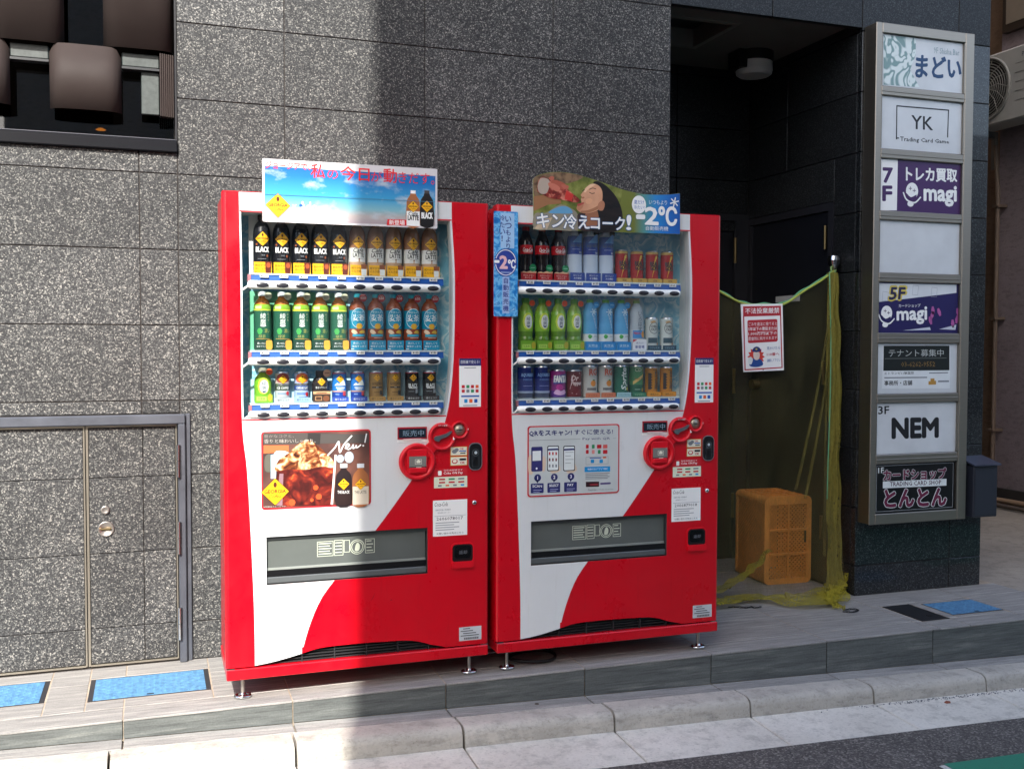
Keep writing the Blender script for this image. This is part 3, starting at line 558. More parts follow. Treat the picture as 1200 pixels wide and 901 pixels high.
ob3 = thing('added_opposite_shop', (0, -6.5, 0), 'added low shop building across the street, letting skylight past the tall one', 'building')  # unseen building, kept low so more skylight reaches the shaded right side
MB().box(ex+6.7, ex+20, -8, .1, -.6, 4.2, OBW).build('facade', ob3)
for i in range(3): MB().box(ex+7.6+3*i, ex+9.6+3*i, .1, .15, .3, 2.6, P('#39424a', .12, 0, .6)).build('shopfront', ob3)

# ------------------------------------------------------------------ vending machines
MW, MH = .9894, 1.83
XR = spl([(0.841, 1.84), (.841, 1.76), (.853, 1.528), (.846, 1.204), (.817, 1.005), (.759, .886), (.685, .779), (.546, .596), (.387, .414), (.335, .342), (.296, .25), (.269, .155), (.262, .12)], 8, False)
XL = spl([(.058, 1.84), (.059, 1.76), (.062, 1.51), (.063, 1.025), (.081, .81), (.099, .376), (.102, .12)], 8, False)
ARCH = spl([(.1, .128), (.18, .138), (.264, .155), (.335, .170), (.442, .1735), (.635, .169), (.70, .161), (.76, .142), (.815, .129)], 6, False)
def interp(c, z):
    for (xa, za), (xb, zb) in zip(c, c[1:]):
        if zb <= z <= za: return xa+(xb-xa)*(z-za)/((zb-za) or 1)
    return c[0][0] if z > c[0][1] else c[-1][0]
def arch(x):
    for (xa, za), (xb, zb) in zip(ARCH, ARCH[1:]):
        if xa <= x <= xb: return za+(zb-za)*(x-xa)/(xb-xa)
    return .1265
WZ0, WZ1, SZ0, SZ1, SX0, SX1 = 1.021, 1.758, .418, .593, .145, .745
def win(z): return interp(XL, z)+.006, interp(XR, z)-.008
def door_holes(z):
    if WZ0 < z < WZ1: return [win(z)]
    if SZ0 < z < SZ1: return [(SX0, SX1)]
    return []
ZS = sorted(set([MH, WZ0, WZ1, SZ0, SZ1, .18]+[round(.18+.03*i, 4) for i in range(55)]+[.126, 1.826, 1.764]))
ZS = [z for z in ZS if z <= MH]
def strips(mb, lo, hi, y, m, zmin, zmax):                # sheet between two outlines, with the door's openings left out
    for za, zb in zip(ZS, ZS[1:]):
        if za < zmin-1e-6 or zb > zmax+1e-6: continue
        mid = (za+zb)/2; hs = door_holes(mid)
        def cuts(z):
            c = [lo(z)]
            for h in hs:
                h2 = win(z) if WZ0 < mid < WZ1 else h
                c += [min(max(h2[0], lo(z)), hi(z)), max(min(h2[1], hi(z)), lo(z))]
            return c+[hi(z)]
        ca, cb = cuts(za), cuts(zb)
        for i in range(0, len(ca), 2):
            if ca[i+1]-ca[i] > 1e-4 or cb[i+1]-cb[i] > 1e-4: mb.add([(ca[i], y, za), (ca[i+1], y, za), (cb[i+1], y, zb), (cb[i], y, zb)], [(0, 1, 2, 3)], m)
    return mb
PH = .07; BX = [.137+.0697*i for i in range(10)]
BARS = [(1.485, 1.516), (1.212, 1.241), (1.024, 1.05)]; BASE = [1.544, 1.267, 1.075]
YEL = P('#f2b51d', .4); INK = P('#1a1a1e', .4); WHT = P('#f3f3f0', .4, var=.01); NAVYP = P('#2b2f6b', .4); BLUES = P('#1758b0', .35); REDI = P('#c4202c', .4); CRM = P('#e9e6d3', .45); GRYI = P('#7d8288', .45); SKYB = P('#1590d0', .4); GREENI = P('#2f8f5a', .4); BRN = P('#5a2a1a', .4); ORG = P('#e8632c', .4); GOLD = P('#b98a3e', .35); OFFW = P('#dfe5e3', .4)
def emblem(mb, cx, cz, hw, y, curved=False, hh=None):
    hh = hh or hw; rd = lambda s: spl([(cx-hw*s, cz), (cx-hw*s*.93, cz+hh*s*.1), (cx-hw*s*.1, cz+hh*s*.93), (cx, cz+hh*s), (cx+hw*s*.1, cz+hh*s*.93), (cx+hw*s*.93, cz+hh*s*.1), (cx+hw*s, cz), (cx+hw*s*.93, cz-hh*s*.1), (cx+hw*s*.1, cz-hh*s*.93), (cx, cz-hh*s), (cx-hw*s*.1, cz-hh*s*.93), (cx-hw*s*.93, cz-hh*s*.1)], 2)
    if curved: mb.cvx(rd(1), y, P('#5d3a12', .4), 12).cvx(rd(.94), y-.0003, YEL, 12)
    else: mb.poly(rd(1), y, P('#5d3a12', .4)).poly(rd(.95), y-.0003, YEL)
    mb.poly(ell(cx, cz+hh*.52, hw*.13, hh*.2, 12), y-.0006, BRN)
    mb.tc('GEORGIA', cx, cz+hh*.03, hh*.26, y-.0006, BRN, .03, 0, hw*1.55); mb.tc('Coffee', cx, cz-hh*.33, hh*.24, y-.0006, BRN, .01, .4, hw*.95); mb.tc('EST. 1975', cx, cz-hh*.62, hh*.1, y-.0006, BRN, .02, 0, hw*.5)
    return mb
def horseshoe(cx, cy):
    pts = [(cx+.026*math.sin(t), cy-.02*math.cos(t), .007) for t in [(-2.4+4.8*k/14) for k in range(15)]]
    return MB().tube(pts, .0065, CHROME, 8).lathe([(.012, .002), (.012, .014), (.008, .02)], CHROME, 12, cx, cy).lathe([(.0065, .015), (.0065, .1)], P('#b3aca3', .35, .8), 12, cx, cy)
def machine(name, xl, label):
    t = thing(name, (xl, 0, 0), label, 'vending machine', 'red and white drinks machines')
    # cabinet shell (open at the display, so light falls in)
    c = MB(); cy0, cy1 = .048, .335
    c.box(.006, .02, cy0, cy1, .126, 1.822, RED).box(MW-.02, MW-.006, cy0, cy1, .126, 1.822, RED).box(.02, MW-.02, cy0, cy1, 1.80, 1.822, RED).box(.02, MW-.02, cy1-.01, cy1, .126, 1.80, P('#8d9092', .5)).box(.02, MW-.02, cy0, cy1-.01, .126, .14, DARK)
    c.build('cabinet', t)
    # door
    d = MB(); lo = lambda z: .014; hi = lambda z: MW-.014
    strips(d, lo, hi, 0, RED, .18, MH-.004)
    for a, b2 in zip([.014+(MW-.028)*i/60 for i in range(60)], [.014+(MW-.028)*(i+1)/60 for i in range(60)]): d.add([(a, 0, arch(a)), (b2, 0, arch(b2)), (b2, 0, .18), (a, 0, .18)], [(0, 1, 2, 3)], RED)
    for sg, xe in ((1, 0), (-1, MW)):                       # rounded upright edges
        vs = []
        for k in range(7):
            an = PI/2*k/6; x = xe+sg*(.014-.014*math.cos(PI/2-an) if False else .014*(1-math.sin(an))); y = .014*(1-math.cos(an))
            vs += [(x, y, .1265), (x, y, MH-.004)]
        vs += [(xe, .045, .1265), (xe, .045, MH-.004)]
        d.add(vs, [(2*k, 2*k+2, 2*k+3, 2*k+1) for k in range(7)], RED, True)
    d.add([(.014, 0, MH-.004), (MW-.014, 0, MH-.004), (MW-.004, .008, MH), (.004, .008, MH), (.004, .045, MH), (MW-.004, .045, MH)], [(0, 1, 2, 3), (3, 2, 5, 4)], RED)
    d.add([(0, .012, MH-.004), (.014, 0, MH-.004), (.004, .008, MH), (0, .045, MH-.004), (.004, .045, MH)], [(0, 1, 2), (0, 2, 4, 3)], RED); d.add([(MW, .012, MH-.004), (MW-.014, 0, MH-.004), (MW-.004, .008, MH), (MW, .045, MH-.004), (MW-.004, .045, MH)], [(0, 2, 1), (0, 3, 4, 2)], RED)
    dz = [z for z in ZS if WZ0-1e-6 <= z <= WZ1+1e-6]        # rims of the openings
    for k in (0, 1):
        vs = [(win(z)[k], y, z) for z in dz for y in (0, .045)]; d.add(vs, [(2*i, 2*i+1, 2*i+3, 2*i+2) for i in range(len(dz)-1)], P('#c9cccb', .45))
    for z in (WZ0, WZ1): a, b2 = win(z); d.quad((a, 0, z), (b2, 0, z), (b2, .045, z), (a, .045, z), P('#c9cccb', .45))
    for q in [((SX0, SZ0), (SX1, SZ0)), ((SX0, SZ1), (SX1, SZ1)), ((SX0, SZ0), (SX0, SZ1)), ((SX1, SZ0), (SX1, SZ1))]: d.quad((q[0][0], 0, q[0][1]), (q[1][0], 0, q[1][1]), (q[1][0], .075, q[1][1]), (q[0][0], .075, q[0][1]), P('#3a3c3d', .5))
    d.box(.05, MW-.05, .045, .047, .18, 1.0, DARK) if False else None
    door = d.build('door', t)
    # white field
    wl = MB(); strips(wl, lambda z: interp(XL, z), lambda z: interp(XR, z), -.0006, WHITE, .18, 1.826)
    n = 24
    for k in range(n):
        xa, xb = .1+(.27-.1)*k/n, .1+(.27-.1)*(k+1)/n
        if xb > interp(XR, .17)+.004: break
        wl.add([(max(xa, interp(XL, .18)), -.0006, arch(xa)), (xb, -.0006, arch(xb)), (xb, -.0006, .18), (max(xa, interp(XL, .18)), -.0006, .18)], [(0, 1, 2, 3)], WHITE)
    wl.build('white_panel', door)
    if xl < .5: MB().poly(spl([(.236, .288), (.25, .292), (.262, .284), (.254, .28), (.243, .284)], 3), -.0009, P('#a59c97', .6)).poly(spl([(.525, .33), (.535, .345), (.541, .36), (.536, .343)], 3), -.0003, P('#7d0a18', .6)).poly(spl([(.6, .325), (.603, .33), (.608, .326)], 3), -.0003, P('#8d0a18', .6)).build('scuff', door)
    MB().rect(.06, WZ1-.001, .84, WZ1+.004, -.0011, REDI).rect(.064, WZ0-.006, .818, WZ0-.001, -.0011, REDI).build('red_line', door)
    # plinth, grille, feet
    MB().box(.003, MW-.003, -.006, .335, .082, .1215, RED, .003).build('kick_plate', t)
    MB().box(.003, .03, -.004, .02, .1215, .1245, CHROME).box(MW-.03, MW-.003, .0, .02, .1215, .1245, CHROME).build('plinth_shim', t)
    g = MB().box(.09, .83, .03, .034, .1215, .18, BLACK)
    for k in range(5): g.box(.09, .83, .016, .03, .124+.011*k, .127+.011*k, P('#2f3032', .4))
    for k in range(6): g.box(.15+.12*k, .154+.12*k, .012, .03, .1215, .18, P('#2f3032', .4))
    g.build('grille', t)
    for fx in (.062, .925):
        for fy in (.05, .27): horseshoe(fx, fy).build('foot', t)
    # display case
    a0, a1 = .045, .87
    MB().box(a0, a1, .13, .133, WZ0-.02, WZ1+.02, ICE).build('display_back', t)
    MB().box(a0, a0+.004, .046, .13, WZ0, WZ1, GREYPL).box(a1-.004, a1, .046, .13, WZ0, WZ1, WPL).box(a0+.004, a1-.004, .046, .13, WZ0-.004, WZ0, GREYPL).box(a0+.004, a1-.004, .046, .13, WZ1, WZ1+.004, WPL).build('display_lining', t)
    gp = MB(); zz = [WZ0]+[z for z in dz if WZ0 < z < WZ1]+[WZ1]; vs = [(win(z)[k]+(.001, -.001)[k], .012, z) for z in zz for k in (0, 1)]; gp.add(vs, [(2*i, 2*i+1, 2*i+3, 2*i+2) for i in range(len(zz)-1)], GLASS); gp.build('window_pane', t)
    for ri, ((z0, z1), zb) in enumerate(zip(BARS, BASE)):
        MB().box(.095, .815, .026, .127, zb-.006, zb-.0005, P('#d5e4ea', .3)).build('shelf', t)
        st = MB().add([(.096, .0235, z1-.004), (.815, .0235, z1-.004), (.815, .03, zb-.006), (.096, .03, zb-.006)], [(0, 1, 2, 3)], BLUES).rect(.088, z1-.004, .1, zb-.006, .0225, P('#b3727a', .5)).build('price_strip', t)
        cz = (z0+z1)/2; hz = (z1-z0)/2; x0, x1 = .086, .797; sec = [(-.0175*math.cos(q), hz*math.sin(q)) for q in [PI/2-PI*k/10 for k in range(11)]]
        vs = []; sx = [(x0, .35), (x0+.003, .75), (x0+.009, 1), (x1-.009, 1), (x1-.003, .75), (x1, .35)]
        for x, s in sx: vs += [(x, .004+y*s if y < 0 else .004, cz+z*s) for y, z in sec]
        bb = MB().add(vs, [(i*11+j, (i+1)*11+j, (i+1)*11+j+1, i*11+j+1) for i in range(5) for j in range(10)], WPL, True).add(vs[:11], [tuple(range(11))], WPL).add(vs[-11:], [tuple(range(11))[::-1]], WPL)
        bar = bb.build('button_bar', t)
        MB().tube([(.066, .012, cz-.022), (.095, .006, cz)], .004, WPL).build('bar_arm', bar)
        price = ['130', '140', '150', '160', '170', '180']
        for i, bx in enumerate(BX):
            MB().rev(bx, cz-.001, [(.0225, -.0125), (.022, -.0155), (.018, -.0172), (.001, -.0178)], P('#2e2e33', .25), 24).move(lambda x, y, z: (x, y, cz-.001+(z-cz+.001)*.42)).build('select_button', bar)
            tz = (z1+zb)/2+.004
            MB().box(bx-.006, bx+.024, .0175, .0205, tz-.0062, tz+.0062, WHT).text('¥'+price[(i*3+ri*2) % 6], bx-.002, tz-.004, bx+.02, tz+.004, .0172, INK, .02).build('price_tag', st)
    # delivery port
    p_ = MB().box(SX0, SX1, .07, .075, SZ0, SZ1, P('#6f7370', .5)).box(SX0, SX1, .03, .07, SZ0, SZ0+.022, P('#2b2d2e', .4)).box(SX0, SX1, .05, .07, SZ0+.05, SZ0+.066, P('#3f4344', .4)).build('delivery_port', t)
    MB().box(SX0+.004, SX1-.004, .02, .026, SZ0+.058, SZ1-.012, P('#5f6461', .15, 0, .5, .7)).box(SX0+.004, SX1-.004, .016, .03, SZ0+.05, SZ0+.058, P('#8f948f', .3)).build('flap', p_)
    MB().box(SX0+.001, SX1-.001, .012, .03, SZ1-.013, SZ1-.001, P('#46494a', .4)).box(SX0+.001, SX1-.001, .006, .03, SZ0+.002, SZ0+.026, P('#55595a', .35), .003).box(SX0+.001, SX1-.001, .012, .034, SZ0+.026, SZ0+.05, BLACK).build('port_rails', p_)
    f = MB(); fy = .0195; FP = P('#c7ceba', .5); cx = SX0+.3; cz = SZ0+.115
    f.frame(cx-.115, cz-.028, cx-.055, cz+.028, .002, fy, FP).frame(cx-.052, cz-.028, cx-.018, cz+.03, .002, fy, FP).frame(cx-.016, cz-.018, cx+.006, cz+.028, .002, fy, FP).frame(cx+.064, cz-.026, cx+.1, cz+.028, .002, fy, FP)
    for k in range(5): f.rect(cx-.11, cz-.02+.0095*k, cx-.062-.006*(k % 2), cz-.0165+.0095*k, fy, FP)
    for k in range(4): f.rect(cx-.048, cz-.018+.012*k, cx-.023, cz-.0145+.012*k, fy, FP); f.rect(cx+.069, cz-.018+.012*k, cx+.094-.006*(k % 2), cz-.0145+.012*k, fy, FP)
    rg = lambda r: ell(cx+.034, cz, r, n=28)
    for r in (.028, .022):
        q = rg(r); q2 = rg(r-.0025)
        for i in range(28): f.poly([q[i], q[(i+1) % 28], q2[(i+1) % 28], q2[i]], fy, FP)
    f.poly(spl([(cx+.026, cz-.014), (cx+.028, cz+.006), (cx+.036, cz+.016), (cx+.044, cz+.004), (cx+.04, cz-.014)], 3), fy, FP); f.build('port_instructions', p_)
    # money unit
    cu = MB()
    for (x, z, R_) in ((.703, .847, .07), (.8, .939, .053), (.869, .963, .034)): cu.rev(x, z, [(R_, .0), (R_*.985, -.012), (R_*.94, -.0165), (R_*.88, -.017), (R_*.74, -.012), (R_*.72, -.006)], REDP, 40, True)
    for (xa, za, xb, zb, hw) in ((.733, .876, .775, .916, .02), (.84, .952, .85, .957, .014)):
        dx, dz_ = xb-xa, zb-za; l = math.hypot(dx, dz_); nx, nz = -dz_/l*hw, dx/l*hw
        cu.slab([(xa+nx, za+nz), (xa-nx, za-nz), (xb-nx, zb-nz), (xb+nx, zb+nz)], -.0125, 0, REDP)
    cu = cu.build('money_unit', t)
    MB().box(.664, .742, -.016, -.006, .8, .895, REDP, .003).box(.67, .736, -.0175, -.014, .826, .868, P('#7b7a75', .4)).box(.67, .736, -.022, -.016, .806, .826, REDP, .003).box(.67, .736, -.0185, -.0165, .824, .829, BLACK).build('banknote_slot', cu)
    MB().frame(.692, .838, .718, .857, .0015, -.0178, CRM).poly([(.698, .843), (.713, .843), (.713, .848), (.717, .848), (.7055, .856), (.694, .848), (.698, .848)], -.0178, CRM).rect(.696, .824, .716, .828, -.0195, CRM).build('banknote_pictogram', cu)
    MB().slab(spl([(.772, .925), (.785, .922), (.793, .931), (.82, .941), (.836, .957), (.832, .96), (.812, .95), (.788, .944), (.773, .941), (.767, .933)], 3), -.02, -.008, P('#8d9499', .3, .8)).build('return_lever', cu)
    MB().rev(.869, .963, [(.0215, -.006), (.0215, -.01), (.001, -.0105)], P('#a89f8f', .35, .7), 28).box(.857, .881, -.0112, -.0104, .9615, .9645, BLACK).build('coin_slot', cu)
    MB().tc('コイン返却', .8, .983, .007, -.0176, WHT, .02).tc('¥', .9, .965, .008, -.0165, WHT, .02).poly([(.841, .925), (.848, .928), (.841, .94)], -.0176, WHT).build('unit_lettering', cu)
    ds = MB().box(.629, .742, -.004, 0, .933, .978, P('#a31426', .35)).box(.633, .738, -.0046, -.003, .9375, .972, P('#1d2630', .15)).box(.65, .72, -.006, 0, .929, .934, P('#e8d9d4', .4)).box(.627, .744, -.002, 0, .921, .929, WPL).build('status_display', t)
    lt, N2, L2, b2 = (MC['lcd'] if 'lcd' in MC else None, 0, 0, 0) if 'lcd' in MC else newmat('lcd_text')
    if 'lcd' not in MC: b2.inputs['Base Color'].default_value = lin('#7f97a8'); MC['lcd'] = lt
    MB().text('販売中', .648, .944, .73, .966, -.0049, lt, 0).build('display_lettering', ds)
    rd = MB().slab(rrect(.906, .806, .961, .912, .022), -.006, 0, CHROME).slab(rrect(.9095, .8095, .9575, .9085, .02), -.009, -.005, BLACK).build('card_reader', t)
    q = MB()
    for r0_, r1_ in ((.0135, .0115),):
        for i in range(24): a, b3 = 2*PI*i/24, 2*PI*(i+1)/24; q.poly([(.9335+r0_*math.cos(a), .874+r0_*math.sin(a)), (.9335+r0_*math.cos(b3), .874+r0_*math.sin(b3)), (.9335+r1_*math.cos(b3), .874+r1_*math.sin(b3)), (.9335+r1_*math.cos(a), .874+r1_*math.sin(a))], -.0094, P('#9aa0a4', .25, .7))
    q.frame(.919, .818, .948, .86, .002, -.0094, P('#6d7377', .25, .7)).poly(ell(.934, .874, .006, n=12), -.0095, P('#b9c4c9', .2)).build('reader_ring', rd)
    # stickers
    s1 = MB().box(.87, .957, -.0012, -.0002, 1.05, 1.236, WHT).rect(.87, 1.208, .957, 1.236, -.0016, NAVYP).text('自販機で使える!', .876, 1.216, .951, 1.229, -.002, WHT, .02).rect(.89, 1.199, .937, 1.2015, -.0016, GRYI)
    for i, c_ in enumerate((REDI, GREENI, REDI, ORG, REDI, GRYI, GREENI, REDI)):
        xx, zz_ = .886+.0185*(i % 4), 1.128-.017*(i//4); s1.poly(rrect(xx-.006, zz_-.006, xx+.006, zz_+.006, .002, 2), -.0016, c_)
    s1.rect(.878, 1.088, .95, 1.094, -.0016, BLUES)
    for i, c_ in enumerate((SKYB, ORG, BLUES)): s1.poly(rrect(.89+.02*i, 1.066, .903+.02*i, 1.08, .002, 2), -.0016, c_)
    s1.rect(.885, 1.054, .942, 1.057, -.0016, GRYI); s1.build('payment_sticker', t)
    s2 = MB().box(.835, .902, -.001, -.0002, .864, .898, P('#d8b35a', .5)).rect(.837, .866, .9, .896, -.0013, CRM).poly(ell(.851, .88, .01, .008, 12), -.0016, GRYI).poly(ell(.86, .886, .008, .007, 12), -.0017, GRYI).text('OK', .872, .886, .888, .893, -.0016, REDI, .03).rect(.87, .879, .897, .883, -.0016, BLUES).rect(.874, .871, .895, .875, -.0016, INK); s2.build('coin_sticker', t)
    s3 = MB().box(.835, .902, -.001, -.0002, .826, .86, P('#d8b35a', .5)).rect(.837, .828, .9, .858, -.0013, CRM).poly(ell(.852, .842, .012, .009, 14), -.0016, REDI).poly(ell(.852, .843, .008, .006, 14), -.0018, CRM).rect(.871, .845, .897, .853, -.0016, INK).text('OK', .874, .832, .892, .841, -.0016, REDI, .03); s3.build('banknote_sticker', t)
    s4 = MB().box(.77, .902, -.001, -.0002, .785, .815, REDI).text('Coke ON Pay', .808, .791, .884, .803, -.0013, WHT, .02).text('対応自販機です', .808, .806, .884, .812, -.0013, WHT, .01).poly(rrect(.786, .79, .8, .808, .003, 2), -.0013, WHT).rect(.77, .742, .902, .7845, -.0012, P('#dfe6cf', .5))
    for i, c_ in enumerate((REDI, GREENI, GRYI, REDI, REDI, REDI, GRYI, ORG, GRYI, SKYB)):
        xx, zz_ = .79+.038*(i % 3) if i < 6 else .786+.03*(i-6), .775-.012*(i//3) if i < 6 else .751; s4.rect(xx, zz_-.003, xx+(.024 if i < 6 else .014), zz_+.003, -.0016, c_)
    s4.build('pay_sticker', t)
    s5 = MB().box(.766, .902, -.001, -.0002, .557, .695, WHT).text('Coca-Cola', .772, .672, .824, .688, -.0013, INK, 0, .35).text('自動販売機の管理番号', .776, .655, .836, .661, -.0013, GRYI, .01).text('住所表示ステッカー', .784, .644, .836, .650, -.0013, GRYI, .01).text('2606078017' if xl < .5 else '2006879018', .78, .618, .885, .63, -.0013, INK, .01).rect(.772, .634, .896, .6352, -.0013, GRYI)
    for k in range(4): s5.rect(.776, .607-.009*k, .87-.02*(k % 2), .6095-.009*k, -.0013, GRYI)
    s5.text('お問い合わせ先はこちら', .78, .563, .888, .571, -.0013, INK, .02).build('address_sticker', t)
    MB().rev(.93, .681, [(.009, 0), (.009, -.006), (.006, -.009), (.001, -.0095)], CHROME, 20).box(.929, .931, -.0105, -.0094, .677, .685, BLACK).build('door_lock', t)
    cr = MB().slab(rrect(.836, .424, .93, .528, .02), -.004, 0, REDP).slab(rrect(.842, .452, .924, .522, .016), -.0046, -.003, P('#1a1416', .3)).build('coin_return', t)
    MB().slab(rrect(.84, .432, .926, .456, .006), -.012, -.003, REDP).build('return_lip', cr); MB().slab(rrect(.85, .468, .916, .516, .012), -.006, -.0047, FLAPG).text('返却', .868, .484, .9, .498, -.0062, GRYI).build('return_flap', cr)
    s6 = MB().box(.87, .96, -.001, -.0002, .145, .198, P('#c3c7ca', .4)); 
    for k in range(4): s6.rect(.876+.01*(k % 2), .163+.009*k, .95-.012*k, .166+.009*k, -.0013, INK)
    for k in range(24): s6.rect(.89+.0025*k, .149, .8912+.0025*k+.0008*(k % 3 == 0), .157, -.0013, INK)
    s6.build('rating_plate', t)
    return t
VM1 = machine('vending_machine', 0., 'left red and white vending machine, half in sun, with blue sky billboard')
VM2 = machine('vending_machine', 1.0201, 'right red and white vending machine, in shade, with billboard of drinking woman')
# backing cards
MB().box(.1, .806, .107, .109, BASE[0], WZ1, P('#f0f2f0', .5)).build('backing_card', VM1); MB().box(.1, .46, .107, .109, BASE[1], BARS[0][0]-.002, P('#6fc09a', .5)).build('backing_card', VM1); MB().box(.462, .806, .107, .109, BASE[1], BARS[0][0]-.002, P('#a8dcf0', .5)).build('backing_card', VM1); MB().box(.1, .806, .107, .109, BASE[2], 1.16, P('#b5e0f0', .5)).build('backing_card', VM1)
MB().box(.32, .53, .107, .109, BASE[0], WZ1, P('#dfe6ea', .5)).build('backing_card', VM2); MB().box(.6, .665, .107, .109, BASE[1], BARS[0][0]-.002, P('#d8b98e', .5)).build('backing_card', VM2)
# ---- printed panels of the left machine
def loc(ox, oy, s, y, xl):                                   # tracing grid of an enlarged view of the photograph
    def f(x, z_):
        X, Z = at(ox+x/s, oy+z_/s, y); return (X-xl, Z)
    return f
bb = MB().slab(rrect(.138, 1.723, .778, 1.945, .004, 2), -.022, -.019, P('#d3cfd0', .4)).build('billboard', VM1)
A = loc(300, 180, 5.4545, -.022, 0.)
b = MB().poly([A(55, 80), A(1147, 145), A(1145, 462), A(55, 428)], -.0223, SKYP)
RT = P('#e0272d', .4)
def tq(mb, s, q, y, m, bold=0, f=None): return mb.text(s, 0, 0, 1, 1, y, m, bold, 0, [f(*p) for p in q])
tq(b, 'ジョージアで、', [(60, 95), (345, 108), (345, 66), (60, 48)], -.0228, RT, .025, A); tq(b, '私', [(350, 155), (440, 160), (440, 72), (352, 66)], -.0228, RT, .012, A); tq(b, 'の', [(455, 160), (525, 165), (525, 108), (455, 100)], -.0228, RT, -.005, A)
tq(b, '今日', [(540, 168), (725, 180), (725, 92), (540, 80)], -.0228, RT, .012, A); tq(b, 'が', [(735, 178), (805, 182), (805, 118), (735, 112)], -.0228, RT, -.005, A); tq(b, '動', [(815, 185), (900, 190), (900, 102), (815, 96)], -.0228, RT, .012, A); tq(b, 'きだす。', [(910, 190), (1140, 200), (1140, 130), (910, 118)], -.0228, RT, -.005, A)
emblem(b, *A(140, 332), .043, -.0228); tq(b, '×', [(232, 352), (258, 354), (258, 326), (232, 324)], -.0228, WHT, 0, A); tq(b, 'Ado', [(275, 365), (388, 372), (388, 312), (275, 305)], -.0228, WHT, .01, A); b.poly(ell(*A(286, 333), .006), -.0232, P('#1d5bb0', .4))
b.poly([A(840, 420), A(965, 424), A(963, 462), A(835, 458)], -.0228, RT); tq(b, '新登場', [(850, 456), (950, 460), (950, 428), (850, 424)], -.0232, WHT, .02, A)
for cx, top, mid, cap in ((1004, P('#a8683f', .4), WHT, WHT), (1092, P('#221b1a', .4), P('#191718', .4), P('#4b4443', .4))):
    b.poly(spl([A(cx-42, 462), A(cx-42, 330), A(cx-38, 295), A(cx-20, 268), A(cx-16, 255), A(cx+16, 257), A(cx+20, 270), A(cx+38, 298), A(cx+42, 335), A(cx+42, 466)], 2), -.0229, top); b.poly([A(cx-16, 256), A(cx+16, 258), A(cx+16, 238), A(cx-16, 236)], -.0231, cap)
    b.poly([A(cx-42, 462), A(cx+42, 466), A(cx+42, 372), A(cx-42, 368)], -.0231, mid); emblem(b, *A(cx, 340), .022, -.0233)
    tq(b, 'LATTE' if cx < 1050 else 'BLACK', [(cx-34, 425 if cx < 1050 else 415), (cx+36, 428 if cx < 1050 else 418), (cx+36, 400 if cx < 1050 else 380), (cx-34, 397 if cx < 1050 else 377)], -.0238, INK if cx < 1050 else WHT, .03, A)
    if cx < 1050: tq(b, 'Café', [(cx-30, 398), (cx+30, 400), (cx+30, 375), (cx-30, 373)], -.0238, INK, .01, A)
b.poly([A(55, 262), A(1145, 312), A(1145, 309), A(55, 259)], -.0241, P('#4f7f9a', .4)); b.build('billboard_print', bb)
ps = MB().slab(rrect(.129, .693, .527, .974, .012), -.003, 0, REDI).slab(rrect(.134, .698, .522, .969, .01), -.0036, -.002, TAN).build('poster', VM1)
A = loc(300, 500, 8.5714, -.004, 0.); y = -.0042
b = MB().poly([A(75, 180), A(1130, 160), A(1130, 75), A(75, 60)], y, P('#4a4542', .5)).poly([A(515, 180), A(640, 175), A(650, 70), A(520, 65)], y-.0003, P('#2d2a29', .5)).poly([A(75, 270), A(330, 250), A(330, 185), A(75, 185)], y-.0003, P('#c8683d', .5))
b.poly(spl([A(90, 440), A(90, 300), A(150, 280), A(160, 440)], 3), y-.0004, P('#5c5a50', .5)).poly([A(148, 520), A(148, 280), A(240, 270), A(240, 520)], y-.0005, P('#a9cbdc', .3)).poly(spl([A(170, 330), A(190, 255), A(250, 240), A(330, 262), A(310, 330), A(220, 360)], 4), y-.0006, P('#c6dfe8', .3))
b.poly([A(190, 800), A(205, 380), A(790, 330), A(770, 785)], y-.0008, COFFEE).poly(spl([A(190, 440), A(230, 330), A(330, 260), A(430, 170), A(520, 130), A(620, 190), A(700, 260), A(780, 350), A(770, 410), A(650, 400), A(500, 430), A(330, 425)], 4), y-.0011, CREAM)
b.poly([A(750, 780), A(790, 280), A(808, 280), A(772, 780)], y-.0013, P('#f3e3d8', .3)).poly([A(205, 790), A(235, 470), A(275, 470), A(265, 790)], y-.0013, P('#8f6f76', .3))
for q in ((360, 760, 34), (630, 700, 30), (600, 610, 26), (560, 735, 18)): b.poly(ell(*A(q[0], q[1]), q[2]*.00037, n=12), y-.0013, P('#d8532a', .4))
for cx, c1, c2 in ((880, P('#241a1c', .4), P('#2b1d1c', .4)), (1050, P('#a5673f', .4), P('#d9cdb8', .4))):
    b.poly(spl([A(cx-80, 785), A(cx-82, 560), A(cx-70, 480), A(cx-30, 430), A(cx-28, 412), A(cx+28, 410), A(cx+30, 430), A(cx+70, 475), A(cx+82, 550), A(cx+80, 775)], 3), y-.0015, c1); b.poly([A(cx-36, 412), A(cx+36, 410), A(cx+36, 368), A(cx-36, 370)], y-.0017, P('#cfd4d8', .4)); b.poly([A(cx-80, 785), A(cx-80, 600), A(cx+80, 595), A(cx+80, 775)], y-.0017, c2); emblem(b, *A(cx, 575), .021, y-.002)
    tq(b, 'THE BLACK' if cx < 1000 else 'THE LATTE', [(cx-62, 670), (cx+58, 668), (cx+58, 638), (cx-62, 640)], y-.0026, WHT if cx < 1000 else INK, .01, A)
emblem(b, *A(192, 652), .049, y-.002)
b.poly(ell(*A(845, 320), .014, .015), y-.0014, P('#9fb1c0', .5)).poly(ell(*A(935, 305), .017, .021), y-.0014, P('#b3c2cf', .5))
NW = lambda pts: b.stroke([A(*p) for p in spl(pts, 5, False)], .0048, y-.003, WHT)
